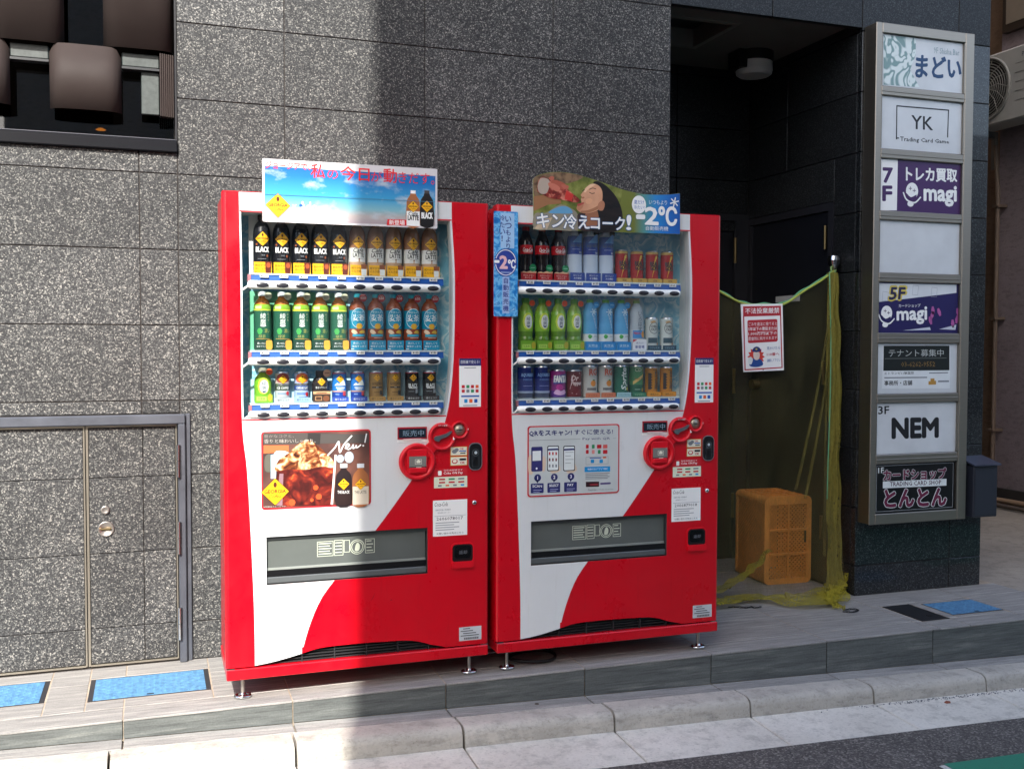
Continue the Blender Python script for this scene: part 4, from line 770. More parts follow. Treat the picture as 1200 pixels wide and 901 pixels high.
NW([(720, 285), (790, 210), (830, 150), (840, 255), (880, 180), (960, 90)]); NW([(895, 215), (935, 190), (920, 170), (900, 200), (925, 225), (960, 205), (975, 180), (972, 215), (995, 205), (1005, 185), (1010, 210), (1050, 180)]); NW([(1108, 70), (1092, 155)]); b.poly(ell(*A(1076, 188), .0035), y-.003, WHT)
tq(b, '香りと味わいしっかり。', [(80, 165), (600, 160), (600, 120), (80, 125)], y-.0012, P('#b3aca4', .5), .01, A); tq(b, '豊かなコクと、', [(80, 110), (380, 105), (380, 75), (80, 80)], y-.0012, P('#8d8680', .5), .01, A); tq(b, '※写真はイメージです', [(75, 812), (300, 806), (300, 790), (75, 796)], y-.0022, P('#c9c2bb', .5), .01, A)
b.build('poster_print', ps)
# ---- printed panels of the right machine
XM = 1.0201
A = loc(620, 195, 6.6667, -.022, XM)
top = spl([A(30, 105), A(60, 75), A(140, 52), A(230, 45), A(330, 55), A(430, 80), A(560, 122), A(700, 172), A(800, 200), A(900, 218), A(1000, 222), A(1100, 220), A(1178, 210)], 4, False)
out = top+[A(1180, 532), A(35, 492)]
bb = MB().slab(out, -.022, -.019, P('#c9c4b2', .5)).build('billboard', VM2)
y = -.0224; b = MB().poly(out, y, GRASSP)
b.poly(spl([A(35, 110), A(60, 78), A(140, 56), A(230, 48), A(330, 58), A(420, 82), A(380, 110), A(300, 135), A(200, 150), A(120, 200), A(60, 240), A(36, 210)], 3), y-.0003, BRUSHP)
b.poly([A(730, 188), A(800, 202), A(900, 220), A(1000, 224), A(1100, 222), A(1177, 213), A(1178, 530), A(640, 513), A(700, 350)], y-.0004, BLUEP)
b.poly([A(36, 235), A(110, 225), A(250, 265), A(250, 292), A(150, 300), A(60, 340), A(36, 350)], y-.0004, P('#9a6a45', .5))
b.poly(spl([A(40, 490), A(45, 370), A(130, 365), A(240, 300), A(330, 330), A(380, 380), A(380, 500), A(200, 496)], 3), y-.0005, P('#8d8674', .5)).poly(spl([A(150, 362), A(230, 318), A(300, 318), A(340, 365), A(240, 370)], 3), y-.0007, P('#5f9ac0', .5)).poly([A(40, 490), A(90, 420), A(180, 400), A(140, 492)], y-.0007, P('#c9b394', .5))
b.poly(spl([A(500, 130), A(540, 118), A(610, 160), A(680, 240), A(720, 330), A(730, 420), A(700, 505), A(480, 505), A(520, 350), A(570, 240), A(560, 170)], 4), y-.0008, HAIR)      # hair
b.poly(spl([A(385, 370), A(480, 360), A(540, 340), A(560, 420), A(545, 500), A(400, 500), A(380, 430)], 3), y-.0006, P('#3b2721', .5)).poly(spl([A(440, 370), A(520, 330), A(545, 420), A(520, 470), A(440, 475)], 3), y-.0010, P('#9a6446', .5))     # neck and chin shade
b.poly(spl([A(440, 170), A(480, 140), A(520, 140), A(555, 165), A(572, 210), A(570, 270), A(560, 320), A(520, 350), A(450, 368), A(400, 360), A(372, 335), A(376, 310), A(400, 300), A(408, 282), A(404, 258), A(412, 240), A(402, 228), A(416, 205), A(430, 190)], 4), y-.0013, SKIN)      # face seen from the side
b.poly(spl([A(455, 365), A(520, 345), A(560, 315), A(565, 270), A(545, 300), A(505, 325), A(450, 345), A(405, 350), A(410, 362)], 3), y-.0014, P('#a8714f', .5)).poly(spl([A(440, 172), A(480, 142), A(520, 142), A(500, 155), A(460, 180), A(440, 205), A(428, 200)], 3), y-.0014, P('#e6bd98', .5)).poly(spl([A(440, 262), A(470, 250), A(495, 265), A(475, 295), A(445, 290)], 3), y-.0014, P('#dba27c', .5)).poly(spl([A(372, 330), A(378, 312), A(400, 308), A(424, 300), A(415, 325), A(390, 345)], 3), y-.00142, P('#b97d5c', .5)).poly(spl([A(540, 290), A(575, 270), A(590, 300), A(575, 345), A(540, 340)], 3), y-.0015, P('#b3785a', .5))
for pts in ([(470, 205), (490, 214), (510, 210)], [(415, 192), (432, 184)], [(470, 182), (495, 172), (520, 178)]): b.stroke([A(*p) for p in spl(pts, 4, False)], .0028, y-.0016, P('#3a2018', .5))
b.poly(spl([A(372, 298), A(396, 290), A(424, 282), A(428, 292), A(410, 302), A(384, 312)], 3), y-.0016, P('#b04a42', .5)).poly(spl([A(408, 246), A(424, 238), A(432, 246), A(420, 254)], 3), y-.0016, P('#a9674a', .5))
b.poly(spl([A(90, 215), A(62, 190), A(70, 120), A(100, 85), A(140, 92), A(180, 120), A(280, 165), A(340, 215), A(392, 258), A(384, 282), A(330, 280), A(250, 262), A(170, 250)], 4), y-.0018, COLA).poly(spl([A(72, 195), A(66, 150), A(90, 95), A(140, 98), A(160, 130), A(140, 205), A(100, 218)], 4), y-.002, P('#b3a394', .3)).poly([A(290, 190), A(345, 225), A(330, 275), A(275, 255)], y-.0021, P('#c4342c', .4))
for qi, q in enumerate(([(150, 95), (175, 78), (195, 90), (180, 115)], [(180, 110), (230, 115), (285, 145), (280, 180), (225, 175), (170, 140)], [(150, 130), (200, 140), (240, 170), (220, 200), (160, 165)], [(250, 145), (300, 150), (305, 172), (270, 178)])): b.poly(spl([A(*p) for p in q], 4), y-.0022-.0001*qi, P(('#b5604c', '#a9553f', '#c2705a', '#b5604c')[qi], .5))
for s, q in (('キン', [(60, 480), (270, 478), (270, 375), (60, 368)]), ('冷え', [(270, 490), (470, 492), (465, 382), (270, 375)]), ('コーク', [(480, 492), (745, 500), (745, 400), (480, 392)]), ('!', [(758, 496), (792, 498), (795, 385), (762, 383)])):
    tq(b, s, q, y-.0026, P('#2a5c8e', .4), .055, A); tq(b, s, q, y-.003, WHT, .02, A)
b.poly(ell(*A(856, 300), .0315, .036), y-.0026, WHT); tq(b, '夏だけ', [(818, 296), (896, 299), (896, 268), (818, 265)], y-.003, BLUES, .02, A); tq(b, '冷たい!', [(816, 335), (898, 338), (898, 308), (816, 305)], y-.003, BLUES, .02, A)
tq(b, 'いつもより', [(935, 298), (1075, 303), (1075, 268), (935, 264)], y-.0026, WHT, .015, A); tq(b, '-', [(838, 408), (900, 410), (900, 384), (838, 382)], y-.0026, WHT, .02, A); tq(b, '2', [(905, 452), (1005, 458), (1005, 325), (905, 322)], y-.0026, WHT, .03, A); tq(b, '℃', [(1012, 460), (1150, 464), (1150, 322), (1012, 316)], y-.0026, WHT, .03, A); tq(b, '自動販売機', [(910, 500), (1085, 506), (1085, 472), (910, 468)], y-.0026, WHT, .02, A)
cx, cz = A(1133, 282)
for k in range(6): a = k*PI/3+.3; b.stroke([(cx, cz), (cx+.019*math.cos(a), cz+.019*math.sin(a))], .005, y-.0026, WHT)
b.build('billboard_print', bb)
sd = MB().slab(rrect(-.015, 1.398, .083, 1.801, .003, 2), -.012, -.009, ICEB).build('side_banner', VM2)
b = MB(); y = -.0125; IP = P('#2d3a86', .4); LIL = P('#cfc4dc', .5)
b.rect(.012, 1.66, .068, 1.795, y+.0001, P('#9fc4e6', .5)).rect(.02, 1.41, .048, 1.55, y+.0001, P('#9fb9e0', .5))
for i, ch in enumerate('いつもより'): b.tc(ch, .043, 1.772-.026*i, .021, y-.0003, IP, .03)
for i, ch in enumerate('冷たい!'): b.tc(ch, .018, 1.775-.026*i, .021, y-.0003, IP, .03)
b.poly(ell(.033, 1.605, .046, .054, 32), y-.0006, P('#2a3f95', .4)); q1, q2 = ell(.033, 1.605, .043, .05, 40), ell(.033, 1.605, .04, .047, 40)
for i in range(40):
    if i % 20 not in (0, 19, 18): b.poly([q1[i], q1[(i+1) % 40], q2[(i+1) % 40], q2[i]], y-.0009, WHT)
b.tc('-', -.003, 1.608, .006, y-.0009, WHT, .04, 0, .018).tc('2', .024, 1.606, .047, y-.0009, P('#e6b9bd', .5), .04).tc('℃', .058, 1.6, .032, y-.0009, WHT, .03, 0, .03).rect(.012, 1.565, .056, 1.569, y-.0009, P('#9db0d8', .5))
for i, ch in enumerate('自動販売機'): b.tc(ch, .034, 1.535-.0265*i, .022, y-.0003, IP, .03)
b.build('banner_print', sd)
ps = MB().slab(rrect(.129, .69, .525, .97, .012), -.003, 0, REDI).slab(rrect(.134, .695, .52, .965, .01), -.0036, -.002, P('#c4cac8', .4)).build('poster', VM2)
A = loc(612, 495, 10., -.004, XM); y = -.0041; b = MB()
tq(b, 'QRをスキャン!', [(80, 165), (580, 152), (580, 85), (80, 95)], y, NAVYP, .03, A); tq(b, 'すぐに使える!', [(612, 145), (1062, 135), (1062, 75), (612, 82)], y, NAVYP, .03, A); tq(b, 'Pay with QR', [(708, 212), (1030, 206), (1030, 172), (708, 176)], y, NAVYP, .01, A)
b.poly([A(75, 213), A(680, 196), A(680, 192), A(75, 209)], y, GRYI).poly([A(1065, 186), A(1100, 185), A(1100, 182), A(1065, 183)], y, GRYI)
SK = P('#d9c3ab', .5)
for q in ([(75, 590), (75, 400), (125, 400), (125, 590)], [(235, 560), (235, 400), (275, 420), (265, 560)], [(330, 590), (360, 450), (400, 450), (450, 560)], [(520, 590), (550, 400), (600, 450), (640, 560)]): b.poly(spl([A(*p) for p in q], 3), y, SK)
def phone(x0, y0, x1, y1, c): b.poly(rrect(*A(x0, y1), *A(x1, y0), .005, 3), y-(.0003 if c is not OFFW else .00045), c)
phone(105, 282, 238, 575, P('#35346e', .4)); b.poly([A(120, 450), A(220, 445), A(220, 330), A(120, 335)], y-.0006, OFFW).poly(ell(*A(168, 538), .004), y-.0006, WHT)
for x0 in (292, 480):
    phone(x0, 270, x0+138, 570, INK); phone(x0+8, 280, x0+130, 560, OFFW); b.poly([A(x0+8, 328), A(x0+130, 323), A(x0+130, 303), A(x0+8, 308)], y-.0006, NAVYP)
for i in range(9): x, z_ = 320+38*(i % 3), 362+72*(i//3); b.poly([A(x-8, z_+18), A(x+9, z_+18), A(x+9, z_-16), A(x-8, z_-16)], y-.0006, (REDI, P('#7d4040', .5), GRYI)[i//3])
for k in range(4): b.poly([A(505, 352+42*k), A(600-30*(k % 2), 350+42*k), A(600-30*(k % 2), 345+42*k), A(505, 347+42*k)], y-.0006, GRYI)
for i, (s, x0) in enumerate((('SCAN', 100), ('SELECT', 295), ('PAY', 490))):
    dz_ = -8*i; b.poly(rrect(*A(x0, 830+dz_), *A(x0+150, 710+dz_), .003, 2), y-.0003, NAVYP); cx_, cz_ = A(x0+80, 648+dz_); b.poly(ell(cx_, cz_, .0145), y-.0003, NAVYP).poly([A(x0+60, 675+dz_), A(x0+100, 675+dz_), A(x0+75, 712+dz_)], y-.0003, NAVYP)
    b.tc(str(i+1), cx_, cz_, .013, y-.0006, WHT, .02); tq(b, s, [(x0+(20 if len(s) > 3 else 40), 760+dz_), (x0+(130 if len(s) > 3 else 110), 758+dz_), (x0+(130 if len(s) > 3 else 110), 730+dz_), (x0+(20 if len(s) > 3 else 40), 732+dz_)], y-.0006, WHT, .02, A)
    for k in range(2): b.poly([A(x0+30, 795+22*k+dz_), A(x0+125-20*k, 793+22*k+dz_), A(x0+125-20*k, 786+22*k+dz_), A(x0+30, 788+22*k+dz_)], y-.0006, P('#a9acd0', .5))
for i, c_ in enumerate((REDI, GREENI, REDI, P('#d9605a', .4), REDI, P('#d98a86', .4), GREENI, REDI)): x, z_ = 762+70*(i % 4), 282+62*(i//4); b.poly(rrect(*A(x-(26 if i in (2, 3, 7) else 16), z_+22), *A(x+(26 if i in (2, 3, 7) else 16), z_-24), .002, 2), y-.0003, c_)
x0_, z0_ = A(745, 495); x1_, z1_ = A(1008, 395); b.frame(x0_, z0_, x1_, z1_, .001, y-.0003, GRYI)
b.poly([A(790, 420), A(925, 418), A(925, 408), A(790, 410)], y-.0003, BLUES).poly([A(945, 418), A(985, 417), A(985, 400), A(945, 401)], y-.0003, ORG)
for x in (822, 925): b.poly(rrect(*A(x-20, 475), *A(x+20, 433), .002, 2), y-.0003, SKYB)
b.poly([A(730, 580), A(1030, 572), A(1030, 512), A(730, 520)], y-.0003, SKYB); tq(b, '利用方法はアプリで確認', [(765, 560), (1000, 552), (1000, 528), (765, 535)], y-.0006, WHT, .01, A)
for k in range(4): b.poly([A(740, 602+20*k), A(1025-25*(k % 2), 595+20*k), A(1025-25*(k % 2), 588+20*k), A(740, 595+20*k)], y-.0003, GRYI)
b.poly([A(745, 755), A(900, 750), A(900, 690), A(745, 694)], y-.0003, P('#35191d', .4)).poly([A(790, 738), A(890, 735), A(890, 715), A(790, 718)], y-.0006, P('#8d3038', .4)).poly(rrect(*A(912, 726), *A(1038, 700), .004, 3), y-.0003, P('#5a4a86', .4)); tq(b, 'Coca-Cola', [(770, 800), (860, 798), (860, 772), (770, 774)], y-.0003, INK, 0, A); tq(b, 'BOTTLERS JAPAN INC.', [(868, 798), (1070, 792), (1070, 774), (868, 780)], y-.0003, GRYI, .01, A)
b.build('poster_print', ps)
# cable loop under the right machine
MB().tube([(.2+.1*math.cos(a), .135+.075*math.sin(a), .012+.004*math.sin(2*a)) for a in [2*PI*k/40 for k in range(40)]], .0065, RUB, 8, True).tube([(.29, .17, .014), (.35, .25, .02), (.5, .3, .05), (.5, .3, .12)], .0065, RUB, 8).build('cable', VM2)

# ------------------------------------------------------------------ display bottles and cans
def banded(prof, bands, default):
    zs = sorted(set([z for _, z in prof]+[z for bnd in bands for z in bnd[:2] if prof[0][1] < z < prof[-1][1]]))
    def rad(z):
        for (ra, za), (rb, zb) in zip(prof, prof[1:]):
            if za <= z <= zb: return ra+(rb-ra)*(z-za)/((zb-za) or 1)
        return prof[-1][0]
    out = []
    for i, z in enumerate(zs):
        m = default; mid = (zs[max(0, i-1)]+z)/2
        for a, c, mm in bands:
            if a-1e-6 <= mid <= c+1e-6: m = mm
        out.append((rad(z), z, m))
    return out
def PLm(h): return P(h, .22, 0, .5, .2, .04)
AL = P('#c9ccce', .25, .9)
def bottle(prof, bands, default, cap, pr=None, card=None, capr=.0145, capz=None, sticker=None):
    L_ = [('body', MB().lathe(banded(prof, bands, default), default, 28))]
    z0 = prof[-1][1]; z1 = capz or z0+.016
    L_.append(('cap', MB().lathe([(capr, z0-.001), (capr, z1-.002), (capr-.0015, z1), (.001, z1)], cap, 20)))
    if pr: L_.append(('label_print', pr))
    if card: L_.append(('front_card', card))
    if sticker: L_.append(('sticker', sticker))
    return L_
def can(r, h, bands, default, pr=None, card=None, lid=True):
    prof = [(r*.87, 0), (r, .006), (r, h-.009), (r*.89, h-.001), (r*.87, h)]
    m = MB().lathe(banded(prof, bands+[(0, .004, AL), (h-.006, h, AL)], default), default, 28)
    L_ = [('body', m), ('lid', MB().lathe([(r*.84, h-.004), (r*.84, h-.003), (.001, h-.003)], AL, 20))]
    if pr: L_.append(('label_print', pr))
    if card: L_.append(('front_card', card))
    return L_
def plate(mat, z0, z1, hw, y): return MB().box(-hw, hw, y, y+.0015, z0, z1, mat)
PB = [(.028, 0), (.0312, .004), (.0312, .14), (.0305, .152), (.028, .166), (.023, .178), (.016, .187), (.0125, .191), (.0125, .197)]
PT = [(.029, 0), (.0312, .004), (.0312, .155), (.0295, .165), (.024, .176), (.017, .185), (.0135, .189), (.0135, .197)]
PC = [(.027, 0), (.0298, .008), (.0298, .04), (.0282, .06), (.0278, .085), (.0298, .105), (.03, .138), (.027, .155), (.0205, .172), (.0145, .186), (.0125, .197)]
PW = [(.029, 0), (.0308, .004), (.0308, .1), (.0295, .115), (.0303, .14), (.028, .16), (.021, .178), (.0145, .188), (.0135, .194)]
PS = [(.029, 0), (.0312, .004), (.0312, .075), (.029, .088), (.02, .1), (.014, .106), (.014, .112)]
e = -.0008
KIND = {}
def coffee_black():
    p = MB(); emblem(p, 0, .125, .0268, e, True); p.tc('BLACK', 0, .0865, .0185, e, WHT, .03, 0, .05).tc('無糖', .002, .066, .006, e, GRYI).rect(-.018, .052, .012, .0535, e, GRYI, 4).poly(ell(.017, .064, .004, .005, 10), e, P('#8d4a2a', .5)).poly(ell(-.022, .105, .004, .004, 10), e, P('#8d4a2a', .5)); p.wrap(.0312)
    c = plate(YEL, .001, .041, .0315, -.0345).tc('飲みやす', -.009, .029, .0085, -.0349, BRN, .03).tc('深いコク', -.009, .0165, .0085, -.0349, BRN, .03).poly([(.009, .002), (.028, .002), (.031, .043), (.008, .043)], -.0349, P('#5a2016', .4)).poly(ell(.0195, .03, .008, .01, 10), -.0352, P('#a8502c', .4)).rect(-.029, .004, -.02, .0055, -.0349, BRN)
    return bottle(PB, [(.0, .2, PLm('#1c1d21'))], PLm('#1c1d21'), P('#2a2523', .4), p, c)
def coffee_latte():
    p = MB(); emblem(p, 0, .125, .025, e, True); p.tc('Café', 0, .0955, .0155, e, INK, .015, .35, .042).tc('LATTE', 0, .0775, .0155, e, INK, .02, 0, .043).rect(-.014, .064, -.004, .0655, e, GRYI, 2).rect(.005, .064, .016, .0655, e, GRYI, 2).poly(ell(.002, .063, .003, .003, 10), e, BRN).rect(.0, .05, .004, .062, e, P('#b98e62', .5)); p.wrap(.0312)
    c = plate(YEL, .001, .04, .0315, -.0345).tc('軽やかな', -.0095, .0285, .0085, -.0349, BRN, .03).tc('ミルク感', -.0095, .0165, .0085, -.0349, BRN, .03).poly([(.01, .002), (.028, .002), (.029, .025), (.009, .025)], -.0349, OFFW).poly([(.009, .025), (.029, .025), (.03, .042), (.008, .042)], -.0349, P('#8a5236', .4)).rect(-.029, .004, -.02, .0055, -.0349, BRN)
    return bottle(PB, [(.104, .2, PLm('#9c7054')), (.05, .104, PLm('#e6e8e4')), (0, .052, PLm('#c9a787'))], PLm('#9c7054'), P('#d9d6d0', .4), p, c)
def tea_dark():
    p = MB(); p.rect(-.03, .15, -.006, .16, e, P('#cfdc9a', .5), 4); p.tc('綾', 0, .124, .02, e, OFFW, .015).tc('鷹', 0, .103, .02, e, OFFW, .015)
    for i, ch in enumerate('にごり'): p.tc(ch, .02, .131-.011*i, .007, e, P('#c9cfa4', .5))
    p.cvx(ell(0, .089, .011, .004, 12), e, OFFW, 4).cvx(spl([(-.02, .06), (-.022, .075), (-.01, .08), (-.002, .07), (-.008, .058)], 3), e, P('#3a9a4a', .5), 5).tc('濃い', .015, .07, .015, e, P('#9aa25c', .5), .01, 0, .022).tc('緑茶', -.004, .05, .012, e, P('#9aa25c', .5), .01).rect(-.028, .04, .03, .0418, e, GOLD, 8); p.wrap(.0312)
    c = plate(P('#1d3a30', .4), .001, .036, .0315, -.0345).tc('濃いのに', -.008, .025, .007, -.0349, OFFW, .02).tc('飲みやすい', -.008, .014, .006, -.0349, OFFW, .01).poly(spl([(.011, .004), (.009, .03), (.0145, .036), (.027, .036), (.031, .03), (.03, .004)], 3), -.0349, P('#c9963a', .4))
    st = MB().slab(ell(.02, .197, .0135, n=20), -.017, -.0158, P('#b9bba0', .5)).tc('新しい', .02, .2, .005, -.0173, INK, .01).tc('味わい', .02, .193, .005, -.0173, INK, .01)
    return bottle(PT, [(.166, .2, P('#b5702a', .2)), (.148, .166, PLm('#7fae33')), (.143, .1485, PLm('#c4cf4a')), (0, .143, PLm('#2a5a47'))], PLm('#2a5a47'), P('#cdd6d6', .4), p, c, .0155, .214, st)
def tea_barley():
    p = MB(); p.cvx(ell(0, .12, .0305, .038, 28), e, P('#d4e6ea', .4), 14).cvx(ell(0, .12, .0285, .0355, 28), e-.0003, P('#1190b4', .4), 14).tc('やかんの', 0, .143, .008, e-.0006, WHT, .01).tc('麦茶', 0, .122, .025, e-.0006, WHT, .03, 0, .046).cvx(ell(.002, .09, .0125, .011, 14), e-.0009, P('#d9a62c', .4), 6)
    p.cvx(spl([(-.03, .07), (-.024, .078), (-.012, .074), (-.004, .064), (-.018, .06)], 3), e-.0006, P('#e0c9a8', .5), 5).cvx(spl([(.0, .066), (.012, .076), (.026, .07), (.022, .062)], 3), e-.0007, P('#c9a83c', .5), 5).rect(-.024, .051, .025, .06, e-.0006, P('#2f9fc0', .4), 8).rect(-.012, .045, .02, .0475, e-.0006, P('#d9a58f', .5), 4); p.wrap(.0312)
    c = plate(P('#0f8bb0', .4), .001, .037, .0315, -.0345).tc('香ばしくて', 0, .0265, .0085, -.0349, WHT, .02).tc('後味すっきり', 0, .0145, .0085, -.0349, WHT, .02).rect(-.029, .003, -.019, .006, -.0349, OFFW)
    st = MB().slab(ell(.019, .196, .0145, n=20), -.017, -.0158, P('#a82a30', .5)).tc('650', .019, .196, .0095, -.0174, P('#f0d6d0', .5), .03).rect(.012, .205, .026, .2065, -.0174, P('#f0d6d0', .5))
    return bottle(PT, [(.15, .2, PLm('#8a4522')), (.08, .15, PLm('#1487a8')), (.044, .08, PLm('#93492f')), (0, .044, PLm('#7d3420'))], PLm('#8a4522'), P('#2aa3b5', .4), p, c, .0135, .212, st)
def tea_small(tall=False):
    zz = .115 if tall else .062; p = MB(); p.cvx(ell(0, zz, .022, .034 if tall else .03, 24), e, P('#c9dd4a', .4), 12).cvx(ell(.002, zz-.002, .0165, .027 if tall else .024, 24), e-.0003, OFFW, 10).tc('綾', .001, zz+.009, .016, e-.0006, P('#2f4a5c', .5), .02).tc('鷹', .001, zz-.008, .016, e-.0006, P('#2f4a5c', .5), .02).cvx([(-.008, zz-.018), (.01, zz-.018), (.001, zz-.027)], e-.0006, P('#2a3f66', .5), 3).wrap(.0312)
    c = plate(P('#6fa62a', .4), .001, .038 if tall else .03, .0315, -.0345).rect(-.026, .008, .01, .024, -.0348, P('#a9cf5a', .4)).tc('うまみ', -.008, .016, .008, -.0352, P('#2a4a1a', .5), .03, 0, .03).poly(ell(.022, .02, .009, .014, 14), -.0349, P('#a9a02a', .4))
    st = MB().slab(ell(.022, .187 if tall else .113, .0125, n=20), -.017, -.0158, P('#d9a55a', .5)).slab(ell(.022, .187 if tall else .113, .0115, n=20), -.0174, -.0168, P('#d9502a', .5))
    if tall: return bottle([(.0285, 0), (.031, .004), (.031, .045), (.028, .055), (.0295, .072), (.031, .08), (.031, .14), (.027, .158), (.019, .175), (.0145, .182), (.014, .19)], [(.075, .155, PLm('#86b83c')), (0, .075, P('#5f8a2c', .15)), (.155, .2, P('#86a83c', .15))], P('#6f962c', .15), P('#4f8f2a', .35), p, c, .0155, .207, st)
    return bottle(PS, [(0, .084, PLm('#6fae2c'))], P('#7fa02c', .15), P('#9a9a8a', .4), p, c, .0155, .128, st)
def g_can(kind):
    r, h = .0265, .113; p = MB(); 
    if kind == 'col': bands = [(.07, .11, PLm('#b5aaa5')), (.044, .062, PLm('#3c4a3c')), (0, .044, PLm('#b3bcc2'))]; p.cvx(spl([(-.026, .08), (-.02, .1), (.0, .108), (.02, .1), (.026, .082), (.0, .072)], 3), e, P('#8d3a32', .5), 8); emblem(p, 0, .085, .0165, e-.0003, True); p.tc('ICE COFFEE', 0, .0535, .009, e, OFFW, .02, 0, .046).rect(-.02, .03, .02, .036, e, P('#7d93ab', .5), 6).cvx(ell(.018, .034, .0075), e-.0004, REDI, 4).rect(-.014, .012, .016, .02, e, GRYI, 5)
    elif kind == 'lat': bands = [(.07, .11, PLm('#9fb0cf')), (.046, .062, PLm('#33508f')), (0, .044, PLm('#9fb6d9'))]; p.cvx(spl([(-.026, .08), (-.02, .1), (.0, .108), (.02, .1), (.026, .082), (.0, .072)], 3), e, P('#d0643c', .5), 8); emblem(p, 0, .085, .0165, e-.0003, True); p.tc('CAFE AU LAIT', 0, .0535, .009, e, OFFW, .02, 0, .046).rect(-.02, .028, .014, .036, e, P('#5f7fb8', .5), 6).cvx(ell(.018, .03, .0075), e-.0004, REDI, 4).rect(-.014, .012, .016, .02, e, P('#4a6ab0', .5), 5)
    elif kind == 'blue': bands = [(.104, .113, PLm('#b5303a')), (.04, .104, PLm('#2177c8')), (.036, .041, PLm('#c9a08a')), (0, .036, PLm('#24479f'))]; p.cvx([(-.022, .06), (-.012, .072), (-.004, .066), (.012, .082), (.022, .07), (.024, .06)], e, OFFW, 8); emblem(p, 0, .085, .0145, e-.0003, True); p.rect(-.016, .05, .018, .054, e, OFFW, 5).rect(-.012, .044, .014, .047, e, OFFW, 5).cvx(rrect(.01, .022, .024, .038, .002, 2), e-.0004, P('#c93a44', .4), 4).rect(-.018, .026, -.004, .029, e, P('#8fb0e0', .4), 2)
    elif kind == 'gold': bands = [(.104, .113, PLm('#b5303a')), (0, .104, P('#a8844a', .3, .3))]; emblem(p, 0, .088, .0145, e-.0003, True); p.tc('GOLDEN', 0, .066, .0105, e, P('#3c2a14', .5), .02, 0, .04).rect(-.02, .049, .022, .055, e, INK, 6).tc('微糖', 0, .052, .004, e-.0003, OFFW).rect(-.012, .032, .01, .035, e, P('#6a4a20', .5), 4).cvx(rrect(.01, .024, .023, .04, .001, 1), e-.0004, P('#2e2a26', .4), 4)
    else: bands = [(.104, .113, PLm('#b5303a')), (0, .104, PLm('#1b1c1f'))]; emblem(p, 0, .087, .0145, e-.0003, True); p.tc('BLACK', 0, .0575, .0145, e, OFFW, .03, 0, .036).rect(-.016, .046, .018, .049, e, OFFW, 5).rect(-.018, .034, .004, .036, e, GRYI, 4).cvx(rrect(.008, .028, .021, .044, .001, 1), e-.0004, P('#8d9498', .4), 4)
    p.wrap(r); cm = {'col': '#aab3b8', 'lat': '#8fb0e0', 'blue': '#2f4a9f', 'gold': '#b08a4a', 'black': '#2f2624'}[kind]
    c = plate(P(cm, .4), .001, .018, .031, -.0315).tc('香りとコク', 0, .0095, .008, -.0319, OFFW if kind in ('blue', 'black') else P('#3c2a1a', .5), .02, 0, .05)
    return can(r, h, bands, AL, p, c)
def coffee_can_bottle():
    p = MB(); emblem(p, 0, .075, .015, e, True); p.tc('香るブラック', 0, .054, .008, e, OFFW, .015, 0, .045).wrap(.0312)
    c = plate(P('#3a2a22', .4), .001, .03, .0315, -.0345).rect(-.0315, .028, .0315, .04, -.0342, P('#d9a57a', .4)).rect(-.02, .0325, .018, .035, -.0346, BRN).poly(ell(.016, .014, .012, .011, 14), -.0349, P('#7a4a30', .4)).rect(-.024, .006, .0, .022, -.0349, P('#c99a6a', .4)).rect(-.022, .008, -.002, .02, -.0352, P('#4a2f22', .4))
    st = MB().slab(ell(.022, .107, .0145, n=20), -.02, -.0188, P('#c99a7a', .4)).rect(.013, .105, .031, .109, -.0204, P('#7a5038', .4))
    return bottle([(.029, 0), (.0312, .004), (.0312, .062), (.03, .075), (.024, .088), (.017, .096), (.0165, .1)], [], PLm('#26211f'), P('#1d1a19', .35), p, c, .0175, .116, st)
def cola_bottle():
    p = MB().tc('Coca-Cola', 0, .12, .0165, e, WHT, .015, .35, .044).rect(-.016, .1085, .016, .1105, e, P('#e8c9c0', .5), 5).wrap(.0302)
    c = plate(P('#a8161c', .4), .001, .03, .0315, -.0345).tc('ゼロじゃない', 0, .0185, .007, -.0349, P('#f0d6cc', .5), .01).tc('おいしさ', 0, .0095, .007, -.0349, P('#f0d6cc', .5), .01).poly(spl([(-.031, .029), (-.02, .034), (-.008, .031), (.006, .036), (.02, .032), (.031, .035), (.031, .028), (0, .028)], 2), -.0347, P('#d9b58f', .5))
    st = MB().slab(ell(.018, .048, .0145, n=20), -.034, -.0328, P('#1d7a4c', .4)).rect(.009, .047, .027, .0495, -.0344, P('#8fc9a8', .5))
    return bottle(PC, [(.103, .1385, PLm('#bf1a22')), (0, .103, P('#160c0b', .1)), (.138, .2, P('#1c100d', .1))], P('#160c0b', .1), P('#b5161e', .4), p, c, .0145, .212, st)
def aquarius_bottle():
    p = MB().cvx([(-.02, .155), (.028, .155), (.028, .19), (.012, .19)], e, P('#5f9fe0', .4), 8).tc('AQUARIUS', 0, .142, .0145, e, P('#3c4a6a', .5), .02, 0, .052).tc('500', .016, .115, .007, e, OFFW, .02).rect(-.02, .127, .01, .129, e, P('#8fa6d9', .5), 4).wrap(.0312)
    c = plate(P('#1f3f8f', .4), .001, .034, .0315, -.0345).tc('おいしい', 0, .024, .008, -.0349, WHT, .02).tc('水分補給', 0, .012, .008, -.0349, WHT, .02)
    st = MB().slab(ell(.02, .196, .012, n=20), -.018, -.0168, INK)
    return bottle([(.029, 0), (.0312, .004), (.0312, .165), (.03, .175), (.026, .183), (.016, .19), (.0135, .194)], [(.135, .182, PLm('#25509f')), (.108, .135, PLm('#24409a')), (0, .108, PLm('#c3d3e6')), (.182, .2, PLm('#cfdbe8'))], PLm('#c3d3e6'), P('#cfd8e0', .4), p, c, .0145, .208, st)
